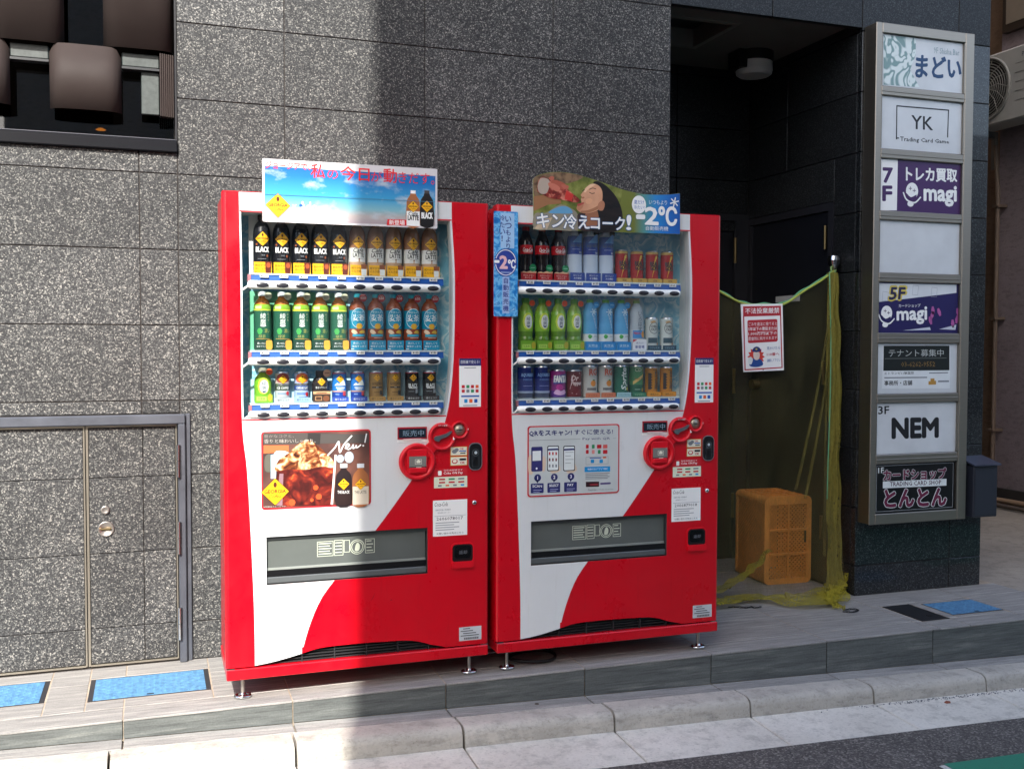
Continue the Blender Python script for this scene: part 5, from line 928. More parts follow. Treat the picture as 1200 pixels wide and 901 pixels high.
def gold_red_can():
    p = MB().cvx([(-.006, .02), (.014, .07), (.002, .07), (.012, .118), (-.014, .06), (-.002, .06)], e, P('#e0c04a', .4), 10) if False else MB()
    p.poly([(-.012, .02), (.008, .058), (-.002, .058), (.014, .112), (.004, .112), (-.014, .064), (-.004, .064)], e, P('#e0b83a', .4)).tc('REAL', -.002, .079, .017, e-.0005, INK, .04, 0, .034).tc('GOLD', 0, .061, .017, e-.0005, INK, .04, 0, .036).wrap(.0265)
    c = plate(P('#c9a24a', .4), .001, .018, .031, -.0315).tc('炭酸', 0, .009, .009, -.0319, P('#5a1a14', .5), .03, 0, .05)
    return can(.0265, .134, [(.018, .118, PLm('#a81f22')), (.118, .13, P('#c9a85a', .3, .4)), (0, .018, P('#c9a85a', .3, .4))], P('#c9a85a', .3, .4), p, c)
def water_bottle():
    p = MB()
    for k in range(3): a = k*PI/3; p.stroke([(.004-.013*math.cos(a), .155-.013*math.sin(a)), (.004+.013*math.cos(a), .155+.013*math.sin(a))], .004, e, P('#d6ecf5', .3))
    for k in range(9): p.stroke([(-.002+.002*k, .14-.006*k), (.006+.0015*k, .138-.006*k)], .002, e, P('#cfe6f2', .3))
    p.cvx(spl([(-.02, .056), (-.015, .064), (-.007, .062), (-.002, .056), (-.008, .048), (-.017, .048)], 3), e, P('#3aa84a', .4), 5).tc('天然水', .014, .056, .006, e, P('#5a6a70', .5)).wrap(.031)
    c = plate(P('#1a86c9', .4), .001, .034, .031, -.0345).tc('天然水', 0, .018, .014, -.0349, P('#d9eef8', .4), .02, 0, .046)
    st = MB().slab(ell(.021, .184, .013, n=20), -.017, -.0158, P('#1f95d9', .4)).rect(.013, .183, .029, .1855, -.0174, P('#9fd6f2', .4))
    return bottle(PW, [(.036, .066, PLm('#dfe8ea')), (.066, .2, P('#5aa8d9', .12)), (0, .036, P('#5aa6d6', .12))], P('#5aa8d9', .12), P('#5fae3a', .35), p, c, .0145, .206, st)
def clear_bottle():
    p = MB()
    for i, ch in enumerate('いろはす'): p.tc(ch, .003, .15-.021*i, .017, e, P('#55606a', .5), .01)
    p.cvx([(-.028, .05), (.028, .05), (.028, .082), (-.028, .082)], e, P('#3a8fd0', .4), 10).cvx(ell(.018, .066, .011, .014, 16), e-.0003, P('#e8a03a', .4), 6).tc('PEACH', -.01, .07, .009, e-.0003, REDI, .03, 0, .028).wrap(.031)
    c = plate(P('#e6ebef', .4), .001, .045, .031, -.0345).poly([(-.031, .033), (-.012, .043), (-.031, .045)], -.0348, REDI).tc('果汁入り', .0, .03, .008, -.0349, P('#2a4a9a', .5), .02, 0, .046).tc('新登場', 0, .014, .013, -.0349, P('#2a4a9a', .5), .03, 0, .05)
    return bottle(PW, [(.085, .2, P('#b3bfc6', .12)), (0, .085, P('#c9d3d9', .2))], P('#b3bfc6', .12), P('#7a9a4a', .35), p, c, .0145, .205)
def slim_can():
    p = MB()
    q1, q2 = ell(.0, .092, .021, .024, 28), ell(.0, .092, .0185, .0215, 28)
    for i in range(28): p.poly([q1[i], q1[(i+1) % 28], q2[(i+1) % 28], q2[i]], e, P('#55636a', .5))
    p.tc('CHILL', 0, .099, .0095, e, P('#3a464c', .5), .03, 0, .03).tc('OUT', 0, .086, .0095, e, P('#3a464c', .5), .03).cvx(spl([(-.018, .116), (-.004, .123), (.008, .119), (-.004, .112)], 3), e, P('#c9a56a', .5), 5).rect(-.025, .03, .02, .052, e, P('#33525f', .4), 8).cvx(ell(.018, .026, .006), e-.0004, P('#b5793a', .5), 4).wrap(.0265)
    c = plate(P('#23475a', .4), .001, .02, .031, -.0315).tc('リラックス', 0, .01, .008, -.0319, P('#b9d0d9', .5), .02, 0, .05)
    return can(.0265, .136, [(0, .13, PLm('#cfd8d4'))], PLm('#cfd8d4'), p, c)
def big_can(kind):
    p = MB(); r = .0325
    if kind == 'aqua': h = .13; bands = [(.03, .125, PLm('#1f2f7a')), (.022, .03, PLm('#9fb0c9')), (0, .022, PLm('#38425a'))]; p.tc('AQUARIUS', 0, .093, .0155, e, P('#8fb8e8', .4), .03, 0, .056).tc('SPARKLING', 0, .076, .008, e, P('#6f9fd9', .4), .01, 0, .04).rect(-.02, .05, .02, .0515, e, P('#9fb0d9', .4), 6).cvx(ell(.02, .112, .008, .011), e, P('#3c3a3f', .4), 5)
    elif kind == 'grape': h = .115; bands = [(.075, .11, PLm('#a02a86')), (.03, .075, PLm('#8d2a80')), (0, .03, PLm('#5a2a8a'))]; p.cvx([(-.03, .056), (.03, .062), (.03, .098), (-.03, .09)], e, P('#2a3f9a', .4), 10).tc('FANTA', 0, .077, .026, e-.0004, WHT, .04, .15, .056).cvx(ell(-.004, .044, .016, .012), e, P('#c02f92', .4), 6).cvx(spl([(-.03, .02), (-.015, .036), (0, .028), (.015, .034), (.03, .022), (0, .012)], 3), e-.0002, P('#d9b0d6', .4), 8)
    else: h = .113; bands = [(0, .108, PLm('#6a141f'))]; p.tc('Dr', -.008, .08, .02, e, P('#e0c9c6', .4), .035, .2, .03).tc('Pepper', .0, .058, .021, e, P('#e0c9c6', .4), .035, .2, .046).stroke([(-.028, .036), (-.014, .094), (.012, .1), (.03, .09)], .0025, e, P('#c9a8a4', .4)).stroke([(.03, .032), (.0, .016), (-.02, .02)], .0025, e, P('#c9a8a4', .4))
    p.wrap(r); return can(r, h, bands, AL, p)
def rg_can():
    p = MB().tc('RG', .004, .104, .025, e, P('#c9583f', .4), .04, 0, .034).cvx(ell(.004, .058, .0125, .0125, 20), e, P('#dd8a2f', .4), 7).cvx(ell(.006, .071, .006, .003, 10), e-.0003, P('#3a8a3a', .4), 4).rect(-.016, .086, .012, .0875, e, GRYI, 4).rect(-.022, .03, .02, .04, e, P('#6a6a6c', .4), 6).wrap(.0305)
    c = plate(P('#cf7a55', .4), .001, .02, .0318, -.0345).tc('ミックス', 0, .01, .009, -.0349, P('#7a2a1a', .5), .03, 0, .05)
    return can(.0305, .131, [(0, .126, PLm('#c9cbc6'))], PLm('#c9cbc6'), p, c)
def sprite_can():
    p = MB(); vs, fs, a, b_, c_, d_ = glyphs('Sprite', .03, .25)
    p.add([(.004-((v[1]-c_)/(d_-c_)-.5)*.03, e, .028+(v[0]-a)/(b_-a)*.094) for v in vs], fs, P('#dfe8e4', .4)); p.cvx(ell(.018, .034, .006, .007), e-.0003, P('#c9c23a', .4), 4).wrap(.0305)
    c = plate(P('#9fc9cf', .4), .001, .02, .0318, -.0345).tc('レモンライム', 0, .01, .008, -.0349, P('#1d5a5a', .5), .02, 0, .05)
    return can(.0305, .131, [(0, .126, PLm('#1f6b56'))], PLm('#1f6b56'), p, c)
def ginger_can():
    p = MB().cvx([(-.026, .05), (.026, .086), (.026, .098), (-.026, .064)], e, P('#d9b86a', .4), 8).tc('Ginger Ale', 0, .075, .009, e-.0004, P('#a83a2a', .5), .02, .2, .044).tc('CD', -.004, .112, .014, e, P('#d9e0c0', .4), .02).cvx(ell(.018, .03, .006, .008), e, P('#c9a23a', .4), 4).rect(-.018, .03, .006, .032, e, P('#b9d9c0', .4), 4).wrap(.0305)
    c = plate(P('#2f7a5a', .4), .001, .02, .0318, -.0345).tc('ジンジャー', 0, .01, .008, -.0349, P('#d9e6c0', .5), .02, 0, .05)
    return can(.0305, .131, [(.05, .126, PLm('#4a8a5c')), (0, .05, PLm('#24604a'))], PLm('#24604a'), p, c)
def max_can():
    p = MB(); vs, fs, a, b_, c_, d_ = glyphs('MAX COFFEE', .04, 0)
    for xx, sgn in ((.01, 1),): p.add([(xx+((v[1]-c_)/(d_-c_)-.5)*.014, e, .106-(v[0]-a)/(b_-a)*.074) for v in vs], fs, INK)
    p.rect(-.024, .03, -.011, .098, e, INK, 4)
    for k in range(6): p.rect(-.012, .034+.011*k, -.007, .039+.011*k, e, INK, 1)
    p.rect(-.004, .11, .012, .112, e, INK, 3).wrap(.026)
    c = plate(P('#d9922a', .4), .001, .02, .0315, -.0315).tc('練乳入り', 0, .01, .009, -.0319, P('#3c2a14', .5), .03, 0, .05)
    return can(.026, .124, [(0, .12, PLm('#cf8a2a'))], PLm('#cf8a2a'), p, c)
KINDS = dict(black=(coffee_black, 'black coffee bottle with yellow diamond'), latte=(coffee_latte, 'brown and white latte bottle with yellow diamond'), teadark=(tea_dark, 'dark green tea bottle with a pale cap'), barley=(tea_barley, 'brown barley tea bottle with turquoise label'), teasmall=(lambda: tea_small(False), 'squat light green tea bottle with an orange sticker'), teatall=(lambda: tea_small(True), 'tall light green tea bottle with an orange sticker'),
    c_col=(lambda: g_can('col'), 'silver and dark iced coffee can'), c_lat=(lambda: g_can('lat'), 'pale blue milk coffee can'), c_cb=(coffee_can_bottle, 'squat black coffee bottle with a tan round sticker'), c_blue=(lambda: g_can('blue'), 'blue coffee can with a white mountain'), c_gold=(lambda: g_can('gold'), 'golden coffee can with a black stripe'), c_black=(lambda: g_can('black'), 'black coffee can with pale lettering'),
    cola=(cola_bottle, 'contoured cola bottle with a red label'), aqua=(aquarius_bottle, 'white and blue sports drink bottle'), gold=(gold_red_can, 'red and gold can with lightning flash'), water=(water_bottle, 'clear blue water bottle with a green cap'), clear=(clear_bottle, 'clear flavoured water bottle on a tan card'), slim=(slim_can, 'pale slim can with dark teal band'),
    aquac=(lambda: big_can('aqua'), 'navy blue sports drink can'), grape=(lambda: big_can('grape'), 'purple grape soda can'), pepper=(lambda: big_can('pepper'), 'dark red soda can with a white script'), rg=(rg_can, 'white can with orange fruit'), sprite=(sprite_can, 'green can with white lettering running upwards'), ginger=(ginger_can, 'green ginger ale can with a gold sash'), maxc=(max_can, 'yellow coffee can with black lettering'))
LAY = [(0., 'left', [['black']*5+['latte']*5, ['teadark']*5+['barley']*5, ['teasmall', 'c_col', 'c_lat', 'c_cb', 'c_blue', 'c_blue', 'c_gold', 'c_gold', 'c_black', 'c_black']]),
       (XM, 'right', [['cola']*3+['aqua']*3+['gold']*4, ['teatall']*4+['water']*3+['clear']+['slim']*2, ['aquac']*2+['grape', 'pepper', 'rg', 'rg', 'sprite', 'ginger', 'maxc', 'maxc']])]
ORD = ['first', 'second', 'third', 'fourth', 'fifth', 'sixth', 'seventh', 'eighth', 'ninth', 'tenth']; ROWN = ['top', 'middle', 'bottom']; tpl = {}
for xl, side, rws in LAY:
    for ri, row in enumerate(rws):
        for i, k in enumerate(row):
            if k not in tpl: tpl[k] = [(nm, mb.mesh(nm)) for nm, mb in KINDS[k][0]()]
            isb = any(nm == 'cap' for nm, _ in tpl[k])
            t = thing('drink_bottle' if isb else 'drink_can', (xl+.144+.0698*i+(.003 if xl else 0), .075, BASE[ri]), '%s, %s in %s row of %s machine' % (KINDS[k][1], ORD[i], ROWN[ri], side), 'bottle' if isb else 'can', 'display bottles and cans in the vending machines')
            for nm, me in tpl[k]: inst(me, nm, (0, 0, 0), t)

# ------------------------------------------------------------------ tenants' sign on the pillar
SY = .488; SX = 3.17
sg = thing('directory_sign', (SX, SY, .385), 'tall steel tenant sign box with eight panels on the granite pillar', 'sign')
def G(mb): return mb.move(lambda x, y, z: (x-SX, y-SY, z-.385))
PZ = [(2.585, 2.84), (2.275, 2.535), (1.967, 2.224), (1.658, 1.918), (1.354, 1.608), (1.046, 1.3), (.738, .998), (.438, .687)]
hb = G(MB().box(3.17, 3.176, SY+.006, W-.002, .386, 2.89, STEEL).box(3.77, 3.776, SY+.006, W-.002, .386, 2.89, STEEL).box(3.176, 3.77, SY+.006, W-.002, 2.88, 2.89, STEEL).box(3.176, 3.77, SY+.006, W-.002, .386, .396, STEEL).box(3.176, 3.77, SY+.02, SY+.024, .396, 2.88, P('#8d8c88', .5))).build('housing', sg)
f = MB().box(3.166, 3.203, SY-.004, SY+.006, .383, 2.892, STEEL, .003).box(3.722, 3.779, SY-.004, SY+.006, .383, 2.892, STEEL, .003).box(3.203, 3.722, SY-.004, SY+.006, 2.842, 2.892, STEEL, .003).box(3.203, 3.722, SY-.004, SY+.006, .383, .436, STEEL, .003)
for (a, b_), (c, d_) in zip(PZ, PZ[1:]): f.box(3.203, 3.722, SY-.003, SY+.008, d_+.001, a-.001, STEEL, .004).box(3.203, 3.722, SY-.006, SY-.002, (d_+a)/2-.006, (d_+a)/2+.002, STEEL, .002)
for a, b_ in PZ: f.box(3.203, 3.207, SY-.002, SY+.014, a, b_, STEEL).box(3.716, 3.722, SY-.002, SY+.014, a, b_, STEEL)
G(f).build('frame', sg)
ACR = P('#d0d4d6', .3, 0, .5, .2, .06); PURP = P('#43215a', .3); py = SY+.0095
A = lambda x, y: at(1000+x/4.505, 20+y/4.505, SY+.009); A2 = lambda x, y: at(1020+x/4.0917, 180+y/4.0909, SY+.009); A3 = lambda x, y: at(1020+x/4.287, 400+y/4.29, SY+.009)
pans = []
for i, (a, b_) in enumerate(PZ):
    pans.append(G(MB().box(3.205, 3.718, SY+.01, SY+.014, a, b_, ACR if i not in (2, 4, 7) else PURP if i == 2 else P('#262058', .3) if i == 4 else P('#0e0e10', .3))).build('panel', sg))
b = MB().poly([A(160, 95), A(330, 112), A(330, 200), A(300, 280), A(350, 372), A(160, 358)], py, MARBLE)
tq(b, '9F Shisha Bar', [(425, 192), (560, 205), (560, 175), (425, 160)], py-.0003, P('#7f9aa0', .4), 0, A); tq(b, 'まどい', [(328, 318), (568, 325), (568, 222), (335, 200)], py-.0003, P('#123f6b', .4), .03, A); G(b).build('lettering', pans[0])
b = MB().stroke([A(240, 640), A(228, 640)], .006, py, INK).stroke([A(228, 645), A(230, 470), A(503, 493), A(498, 635)], .0065, py, INK); tq(b, 'YK', [(308, 590), (420, 598), (420, 530), (308, 520)], py, INK, .012, A); tq(b, 'Trading Card Game', [(248, 662), (505, 675), (505, 650), (248, 632)], py, INK, .015, A); G(b).build('lettering', pans[1])
b = MB().poly([A2(46, 273), A2(127, 273), A2(132, 27), A2(52, 27)], py, WHT); tq(b, '7', [(62, 138), (105, 138), (105, 72), (62, 70)], py-.0004, PURP, .04, A2); tq(b, 'F', [(60, 225), (102, 225), (102, 158), (60, 158)], py-.0004, PURP, .04, A2); tq(b, 'トレカ買取', [(172, 132), (415, 136), (415, 78), (172, 66)], py-.0003, WHT, .03, A2); tq(b, 'magi', [(258, 250), (412, 252), (412, 160), (258, 152)], py-.0003, WHT, .035, A2)
def logo(b, A_, cx, cz, s):
    b.poly(ell(*A_(cx, cz), .038*s, .042*s, 24), py-.0003, WHT).poly(spl([A_(cx-28*s, cz+10*s), A_(cx-6*s, cz+30*s), A_(cx+22*s, cz+18*s), A_(cx+10*s, cz+44*s), A_(cx-18*s, cz+40*s)], 3), py-.0006, PURP if s > .9 and A_ is A2 and cz < 300 else P('#262058', .3)).poly(ell(*A_(cx-8*s, cz+62*s), .02*s, .014*s, 16), py-.0008, WHT)
    for dx, dz_ in ((-8, -12), (10, -2)): b.stroke([A_(cx+(dx-7)*s, cz+dz_*s), A_(cx+(dx+7)*s, cz+dz_*s)], .003*s, py-.0008, PURP).stroke([A_(cx+dx*s, cz+(dz_-8)*s), A_(cx+dx*s, cz+(dz_+8)*s)], .003*s, py-.0008, PURP)
    b.stroke([A_(*q) for q in spl([(cx-42*s, cz+8*s), (cx-26*s, cz+42*s), (cx+12*s, cz+56*s), (cx+40*s, cz+30*s)], 4, False)], .008*s, py-.0007, WHT)
logo(b, A2, 200, 180, 1.); G(b).build('lettering', pans[2])
b = MB().poly([A2(38, 712), A2(413, 668), A2(413, 628), A2(40, 622)], py, P('#d9dde0', .3)); tq(b, '5F', [(88, 702), (168, 698), (172, 640), (95, 640)], py-.0003, P('#d9c45a', .4), .09, A2); tq(b, '5F', [(90, 700), (164, 696), (168, 643), (98, 643)], py-.0006, P('#1c1a4a', .4), .03, A2); tq(b, 'カードショップ', [(136, 738), (240, 736), (240, 720), (136, 722)], py-.0003, WHT, .02, A2); tq(b, 'magi', [(128, 818), (270, 815), (270, 735), (128, 742)], py-.0003, WHT, .035, A2); logo(b, A2, 78, 765, .9)
for x, z_ in ((70, 685), (215, 655), (305, 665)): b.stroke([A2(x-14, z_+22), A2(x-10, z_-24), A2(x+16, z_-20), A2(x+12, z_+22), A2(x-14, z_+22)], .0015, py-.0003, P('#9a9ea8', .4))
for x, z_, a in ((288, 800, .3), (300, 752, .1), (296, 775, -.3), (415, 795, -.2), (420, 760, .2), (330, 760, .4), (395, 815, .1)): b.poly(ell(*A2(x, z_), .011, .024, 6, a), py-.0003, P('#b05a9a', .4))
b.poly([A2(155, 848), A2(285, 832), A2(290, 846)], py-.0003, P('#c9cdd8', .4)).poly([A2(330, 842), A2(412, 820), A2(408, 845)], py-.0003, P('#c9cdd8', .4)); G(b).build('lettering', pans[4])
b = MB().poly([A3(58, 238), A3(400, 236), A3(402, 22), A3(65, 22)], py, P('#dfe3e4', .4)).poly([A3(65, 148), A3(397, 145), A3(397, 22), A3(67, 22)], py-.0003, P('#0f1614', .4)); tq(b, 'テナント募集中', [(92, 78), (368, 76), (368, 40), (92, 40)], py-.0006, P('#b9bdb8', .4), 0, A3); b.poly([A3(72, 88), A3(382, 85), A3(382, 83), A3(72, 86)], py-.0006, P('#7d807a', .4)); tq(b, '03-6262-9552', [(155, 128), (325, 126), (325, 102), (155, 104)], py-.0006, P('#8a6c3a', .4), 0, A3); tq(b, 'エトランゼ11秋葉原', [(70, 168), (218, 166), (218, 152), (70, 154)], py-.0003, INK, .02, A3); b.poly([A3(70, 186), A3(285, 184), A3(285, 178), A3(70, 180)], py-.0003, GRYI); tq(b, '事務所・店舗', [(70, 222), (210, 220), (210, 196), (70, 198)], py-.0003, INK, .03, A3)
b.poly([A3(292, 218), A3(330, 217), A3(330, 198), A3(322, 198), A3(322, 186), A3(302, 187), A3(302, 200), A3(292, 200)], py-.0003, GOLD).poly([A3(340, 205), A3(395, 204), A3(395, 196), A3(340, 197)], py-.0003, GRYI).poly([A3(295, 162), A3(390, 160), A3(390, 155), A3(295, 157)], py-.0003, GRYI); G(b).build('lettering', pans[5])
b = MB(); tq(b, '3F', [(40, 366), (94, 364), (94, 325), (40, 327)], py, INK, .02, A3); tq(b, 'NEM', [(112, 484), (339, 478), (339, 388), (112, 390)], py, INK, .05, A3); G(b).build('lettering', pans[6])
b = MB(); x0_, z0_ = A3(24, 858); x1_, z1_ = A3(418, 608); b.frame(x0_+.004, z0_, x1_, z1_, .003, py, P('#8d9092', .4)); tq(b, '1F', [(40, 662), (68, 660), (68, 634), (40, 636)], py, OFFW, .02, A3)
MAG = P('#6b1f3f', .4)
for s, q in (('カードショップ', [(66, 700), (380, 690), (380, 636), (66, 646)]), ('とんとん', [(72, 832), (380, 822), (380, 738), (72, 748)])): tq(b, s, q, py-.0003, OFFW, .08, A3); tq(b, s, q, py-.0008, MAG, .045, A3)
b.poly([A3(62, 738), A3(382, 724), A3(382, 690), A3(62, 704)], py-.0011, OFFW); tq(b, 'TRADING CARD SHOP', [(98, 728), (355, 718), (355, 696), (98, 706)], py-.0014, P('#4a2038', .4), .01, A3); G(b).build('lettering', pans[7])
# letter box
lb = thing('letter_box', (3.88, W, .39), 'dark grey metal letter box with sloping lid beside the tenant sign', 'letter box')
LB = P('#33363f', .35, .3); MB().box(-.075, .085, -.12, -.002, 0, .27, LB, .004).build('body', lb)
MB().add([(-.083, -.135, .272), (.094, -.135, .272), (.094, -.002, .305), (-.083, -.002, .305), (-.083, -.135, .279), (.094, -.135, .279), (.094, -.002, .312), (-.083, -.002, .312)], [(0, 3, 2, 1), (4, 5, 6, 7), (0, 1, 5, 4), (1, 2, 6, 5), (2, 3, 7, 6), (3, 0, 4, 7)], P('#4b5060', .3, .3)).build('lid', lb)
MB().box(-.068, .078, -.123, -.12, .012, .255, LB, .002).build('door', lb)

# ------------------------------------------------------------------ covers let into the floor
BLUEC = worn('blue_cover_paint', '#5f92b6', '#467096', 40, .35, .6, .5)
def cover(name, x0, x1, y0, y1, endw, label):
    t = thing(name, ((x0+x1)/2, (y0+y1)/2, 0), label, 'floor cover', 'covers in the tiled floor' if 'blue' in label else None); cx, cy = (x0+x1)/2, (y0+y1)/2; hx, hy = (x1-x0)/2-.004, (y1-y0)/2-.004
    MB().box(-hx, hx, -hy, hy, -.02, -.001, P('#2b2c30', .6)).build('rim', t)
    b = MB().box(-hx+endw, hx-endw, -hy+.01, hy-.01, -.001, .0008, BLUEC)
    nx, ny = int((hx-endw)*2/.02), int(hy*2/.018)
    for i in range(nx):
        for j in range(ny):
            x, y = -hx+endw+.012+.02*i, -hy+.018+.018*j
            if y > hy-.016 or x > hx-endw-.008: continue
            b.box(x-.0055, x+.0055, y-.002, y+.002, .0008, .0022, BLUEC) if (i+j) % 2 else b.box(x-.002, x+.002, y-.0055, y+.0055, .0008, .0022, BLUEC)
    b.build('lid', t); MB().box(-.012, .012, -hy+.012, -hy+.02, .0022, .003, DARK).build('lift_slot', t)
cover('floor_cover', -.475, -.037, .178, .446, .018, 'long blue chequered cover right in front of the clad door')
cover('floor_cover', -1.05, -.613, .222, .486, .018, 'blue chequered floor cover cut off by the left edge of the photo')
cover('floor_cover', 3.37, 3.69, .118, .348, .006, 'blue chequered floor cover in front of the granite pillar')
t = thing('floor_cover', (3.234, .22, 0), 'plain black floor cover beside the blue one by the pillar', 'floor cover')
MB().box(-.08, .08, -.14, .14, -.02, .001, P('#17181b', .5), .001).build('lid', t); MB().lathe([(.014, .001), (.014, .003), (.001, .003)], P('#0a0a0b', .5), 16, .02, -.07).build('lift_slot', t)

# ------------------------------------------------------------------ crate
CRX0, CRX1, CRY0, CRY1, CRH = 2.862, 3.148, .93, 1.25, .475
cr = thing('crate', ((CRX0+CRX1)/2, (CRY0+CRY1)/2, 0), 'orange plastic lattice crate standing on end behind the net', 'crate', None, math.radians(-3))
OR = P('#ea9c4a', .45, 0, .4, 0, .12); hx, hy = (CRX1-CRX0)/2, (CRY1-CRY0)/2
def lattice(w_, h_, step, t_, d_, m):                       # diagonal bars inside a w_ x h_ window, in the x-z plane
    b = MB(); n = int((w_+h_)/step)+1
    for sgn in (1, -1):
        for k in range(n+1):
            c = k*step; pts = []
            for (x, z) in ((c, 0), (0, c), (w_, c-w_), (c-h_, h_)):
                if -1e-6 <= x <= w_+1e-6 and -1e-6 <= z <= h_+1e-6 and not any(abs(x-p[0])+abs(z-p[1]) < 1e-5 for p in pts): pts.append((x, z))
            if len(pts) < 2: continue
            (xa, za), (xb, zb) = pts[0], pts[1]
            if sgn < 0: xa, xb = w_-xa, w_-xb
            dx, dz_ = xb-xa, zb-za; l = math.hypot(dx, dz_)
            if l < .004: continue
            nx, nz = -dz_/l*t_/2, dx/l*t_/2; y0 = 0 if sgn > 0 else d_*.3
            b.add([(xa+nx, y0, za+nz), (xa-nx, y0, za-nz), (xb-nx, y0, zb-nz), (xb+nx, y0, zb+nz), (xa+nx, d_, za+nz), (xa-nx, d_, za-nz), (xb-nx, d_, zb-nz), (xb+nx, d_, zb+nz)], [(0, 1, 2, 3), (7, 6, 5, 4), (0, 4, 5, 1), (3, 2, 6, 7)], m)
    return b
rr = .03
def ribpost(x0, x1, y0, y1, z0, z1): return MB().box(x0, x1, y0, y1, z0, z1, OR, .004)
fr = MB()                                                    # front frame with rounded corners
outer = rrect(-hx, 0, hx, CRH, rr); inner = rrect(-hx+.03, .03, hx-.018, CRH-.045, .006); n = len(outer)
for y_ in (-hy, -hy+.014):
    fr.add([(p[0], y_, p[1]) for p in outer]+[(p[0], y_, p[1]) for p in inner], [(i, (i+1) % n, n+(i+1) % n, n+i) for i in range(n)], OR)
for ring in (outer, inner): fr.add([(p[0], y_, p[1]) for y_ in (-hy, -hy+.014) for p in ring], [(i, (i+1) % n, n+(i+1) % n, n+i) for i in range(n)], OR)
ix0, ix1, iz0, iz1 = -hx+.03, hx-.018, .03, CRH-.045
for z in (iz0+(iz1-iz0)*.33, iz0+(iz1-iz0)*.655): fr.box(ix0, ix1, -hy-.004, -hy+.012, z-.006, z+.006, OR)
fr.box(-.004, .008, -hy-.002, -hy+.012, iz0, iz1, OR); fr.box(hx-.03, hx-.018, -hy-.001, -hy+.012, iz0, iz1, OR); fr.build('front_frame', cr)
lattice(ix1-ix0, iz1-iz0, .0225, .0058, .006, OR).move(lambda x, y, z: (x+ix0, y-hy+.004, z+iz0)).build('lattice', cr)
MB().box(hx-.042, hx-.031, -hy+.001, -hy+.0035, .22, .3, P('#2a1a10', .6)).build('hand_slot', cr)
# shell: side lattices and the curved top
for sx in (-1, 1):
    s = lattice(2*hy-.05, CRH-.07, .0225, .0058, .004, OR).move(lambda x, y, z: (sx*(hx-.003)+(-sx)*y, -hy+.025+x, z+.035)); s.build('lattice', cr)
    MB().box(min(sx*hx, sx*(hx-.014)), max(sx*hx, sx*(hx-.014)), -hy+.014, -hy+.03, .03, CRH-.03, OR, .003).box(min(sx*hx, sx*(hx-.014)), max(sx*hx, sx*(hx-.014)), hy-.02, hy, .03, CRH-.03, OR, .003).build('side_frame', cr)
for z_side in (0, 1):
    prf = [(-hx, CRH-rr)]+[(-hx+rr-rr*math.cos(a), CRH-rr+rr*math.sin(a)) for a in [PI/2*k/6 for k in range(1, 7)]]+[(hx-rr+rr*math.sin(a), CRH-rr+rr*math.cos(a)) for a in [PI/2*k/6 for k in range(7)]]
    q = [(p[0], p[1] if z_side else CRH-p[1]) for p in prf]; nn = len(q)
    MB().add([(p[0], y_, p[1]) for y_ in (-hy+.014, hy) for p in q]+[(p[0]*.96, y_, p[1]+(-.006 if z_side else .006)) for y_ in (-hy+.014, hy) for p in q], [(i, i+1, nn+i+1, nn+i) for i in range(nn-1)]+[(2*nn+i, 3*nn+i, 3*nn+i+1, 2*nn+i+1) for i in range(nn-1)], OR, True).build('end_panel', cr)
b = MB()
for k in range(5): b.box(-hx+.04+.05*k, -hx+.046+.05*k, -hy+.03, hy-.03, CRH, CRH+.004, OR)
for k in range(4): b.box(-hx+.03, hx-.03, -hy+.05+.07*k, -hy+.056+.07*k, CRH, CRH+.0038, OR)
b.build('base_ribs', cr); MB().box(-hx+.02, hx-.02, hy-.006, hy, .02, CRH-.02, OR).build('back_panel', cr)

# ------------------------------------------------------------------ garbage net with its rope
NT = thing('garbage_net', (2.6, .68, 0), 'olive yellow garbage net hung from a rope across the entrance', 'net')
def NL(mb): return mb.move(lambda x, y, z: (x-2.6, y-.68, z))
top = spl([(2.09, .66, 1.72), (2.28, .65, 1.61), (2.43, .65, 1.53), (2.535, .645, 1.49), (2.65, .64, 1.488), (2.755, .645, 1.494), (2.9, .68, 1.565), (3.02, .71, 1.62), (3.115, .735, 1.672)], 8, False)
def topat(u):
    k = u*(len(top)-1); i = min(int(k), len(top)-2); t_ = k-i; return [top[i][d]*(1-t_)+top[i+1][d]*t_ for d in range(3)]
def netpt(u, v):
    p = topat(u); fold = math.sin(u*31+v*2.2)*.4+math.sin(u*13+1+v*3)*.8+math.sin(u*57-v*4)*.2
    diag = math.sin((u*9-v*5))*.6
    bx = 2.10+1.0*u; by = .62+.03*math.sin(u*11)+.06*(1-u)
    x = p[0]*(1-v)+bx*v; y = p[1]*(1-v)+by*v+(.02*fold+.018*diag)*min(1, v*2.5)+.05*math.sin(PI*v)*(.5+.3*math.sin(u*4)); z = p[2]*(1-v)**1.0+.012*v-.02*math.sin(PI*u*3)*v*(1-v)
    return (x, y, z)
NL(MB().grid(netpt, 110, 60, NET)).build('mesh_sheet', NT)
NL(MB().tube([(p[0], p[1]-.004, p[2]+.002) for p in top], .006, P('#a7b04a', .7), 8).tube([(p[0], p[1]+.003+.004*math.sin(i), p[2]+.008+.003*math.cos(i*.8)) for i, p in enumerate(top)], .0045, P('#5fa77a', .7), 6)).build('rope', NT)
def strip(u, v):                                              # gathered edge hanging from the hook
    z = 1.665*(1-v)+.004*v; wd = .055+.035*v+.012*math.sin(v*9)+(.05 if v > .93 else 0)*(v-.93)/.07
    xc = 3.095-.012*v+.01*math.sin(v*6); y = .715-.08*v+.012*math.sin(u*15+v*5)+.006*math.sin(u*31-v*17)
    return (xc+(u-.5)*wd+.004*math.sin(v*40), y-.02*math.sin(PI*u), z)
NL(MB().grid(strip, 18, 70, NETM)).build('gathered_edge', NT)
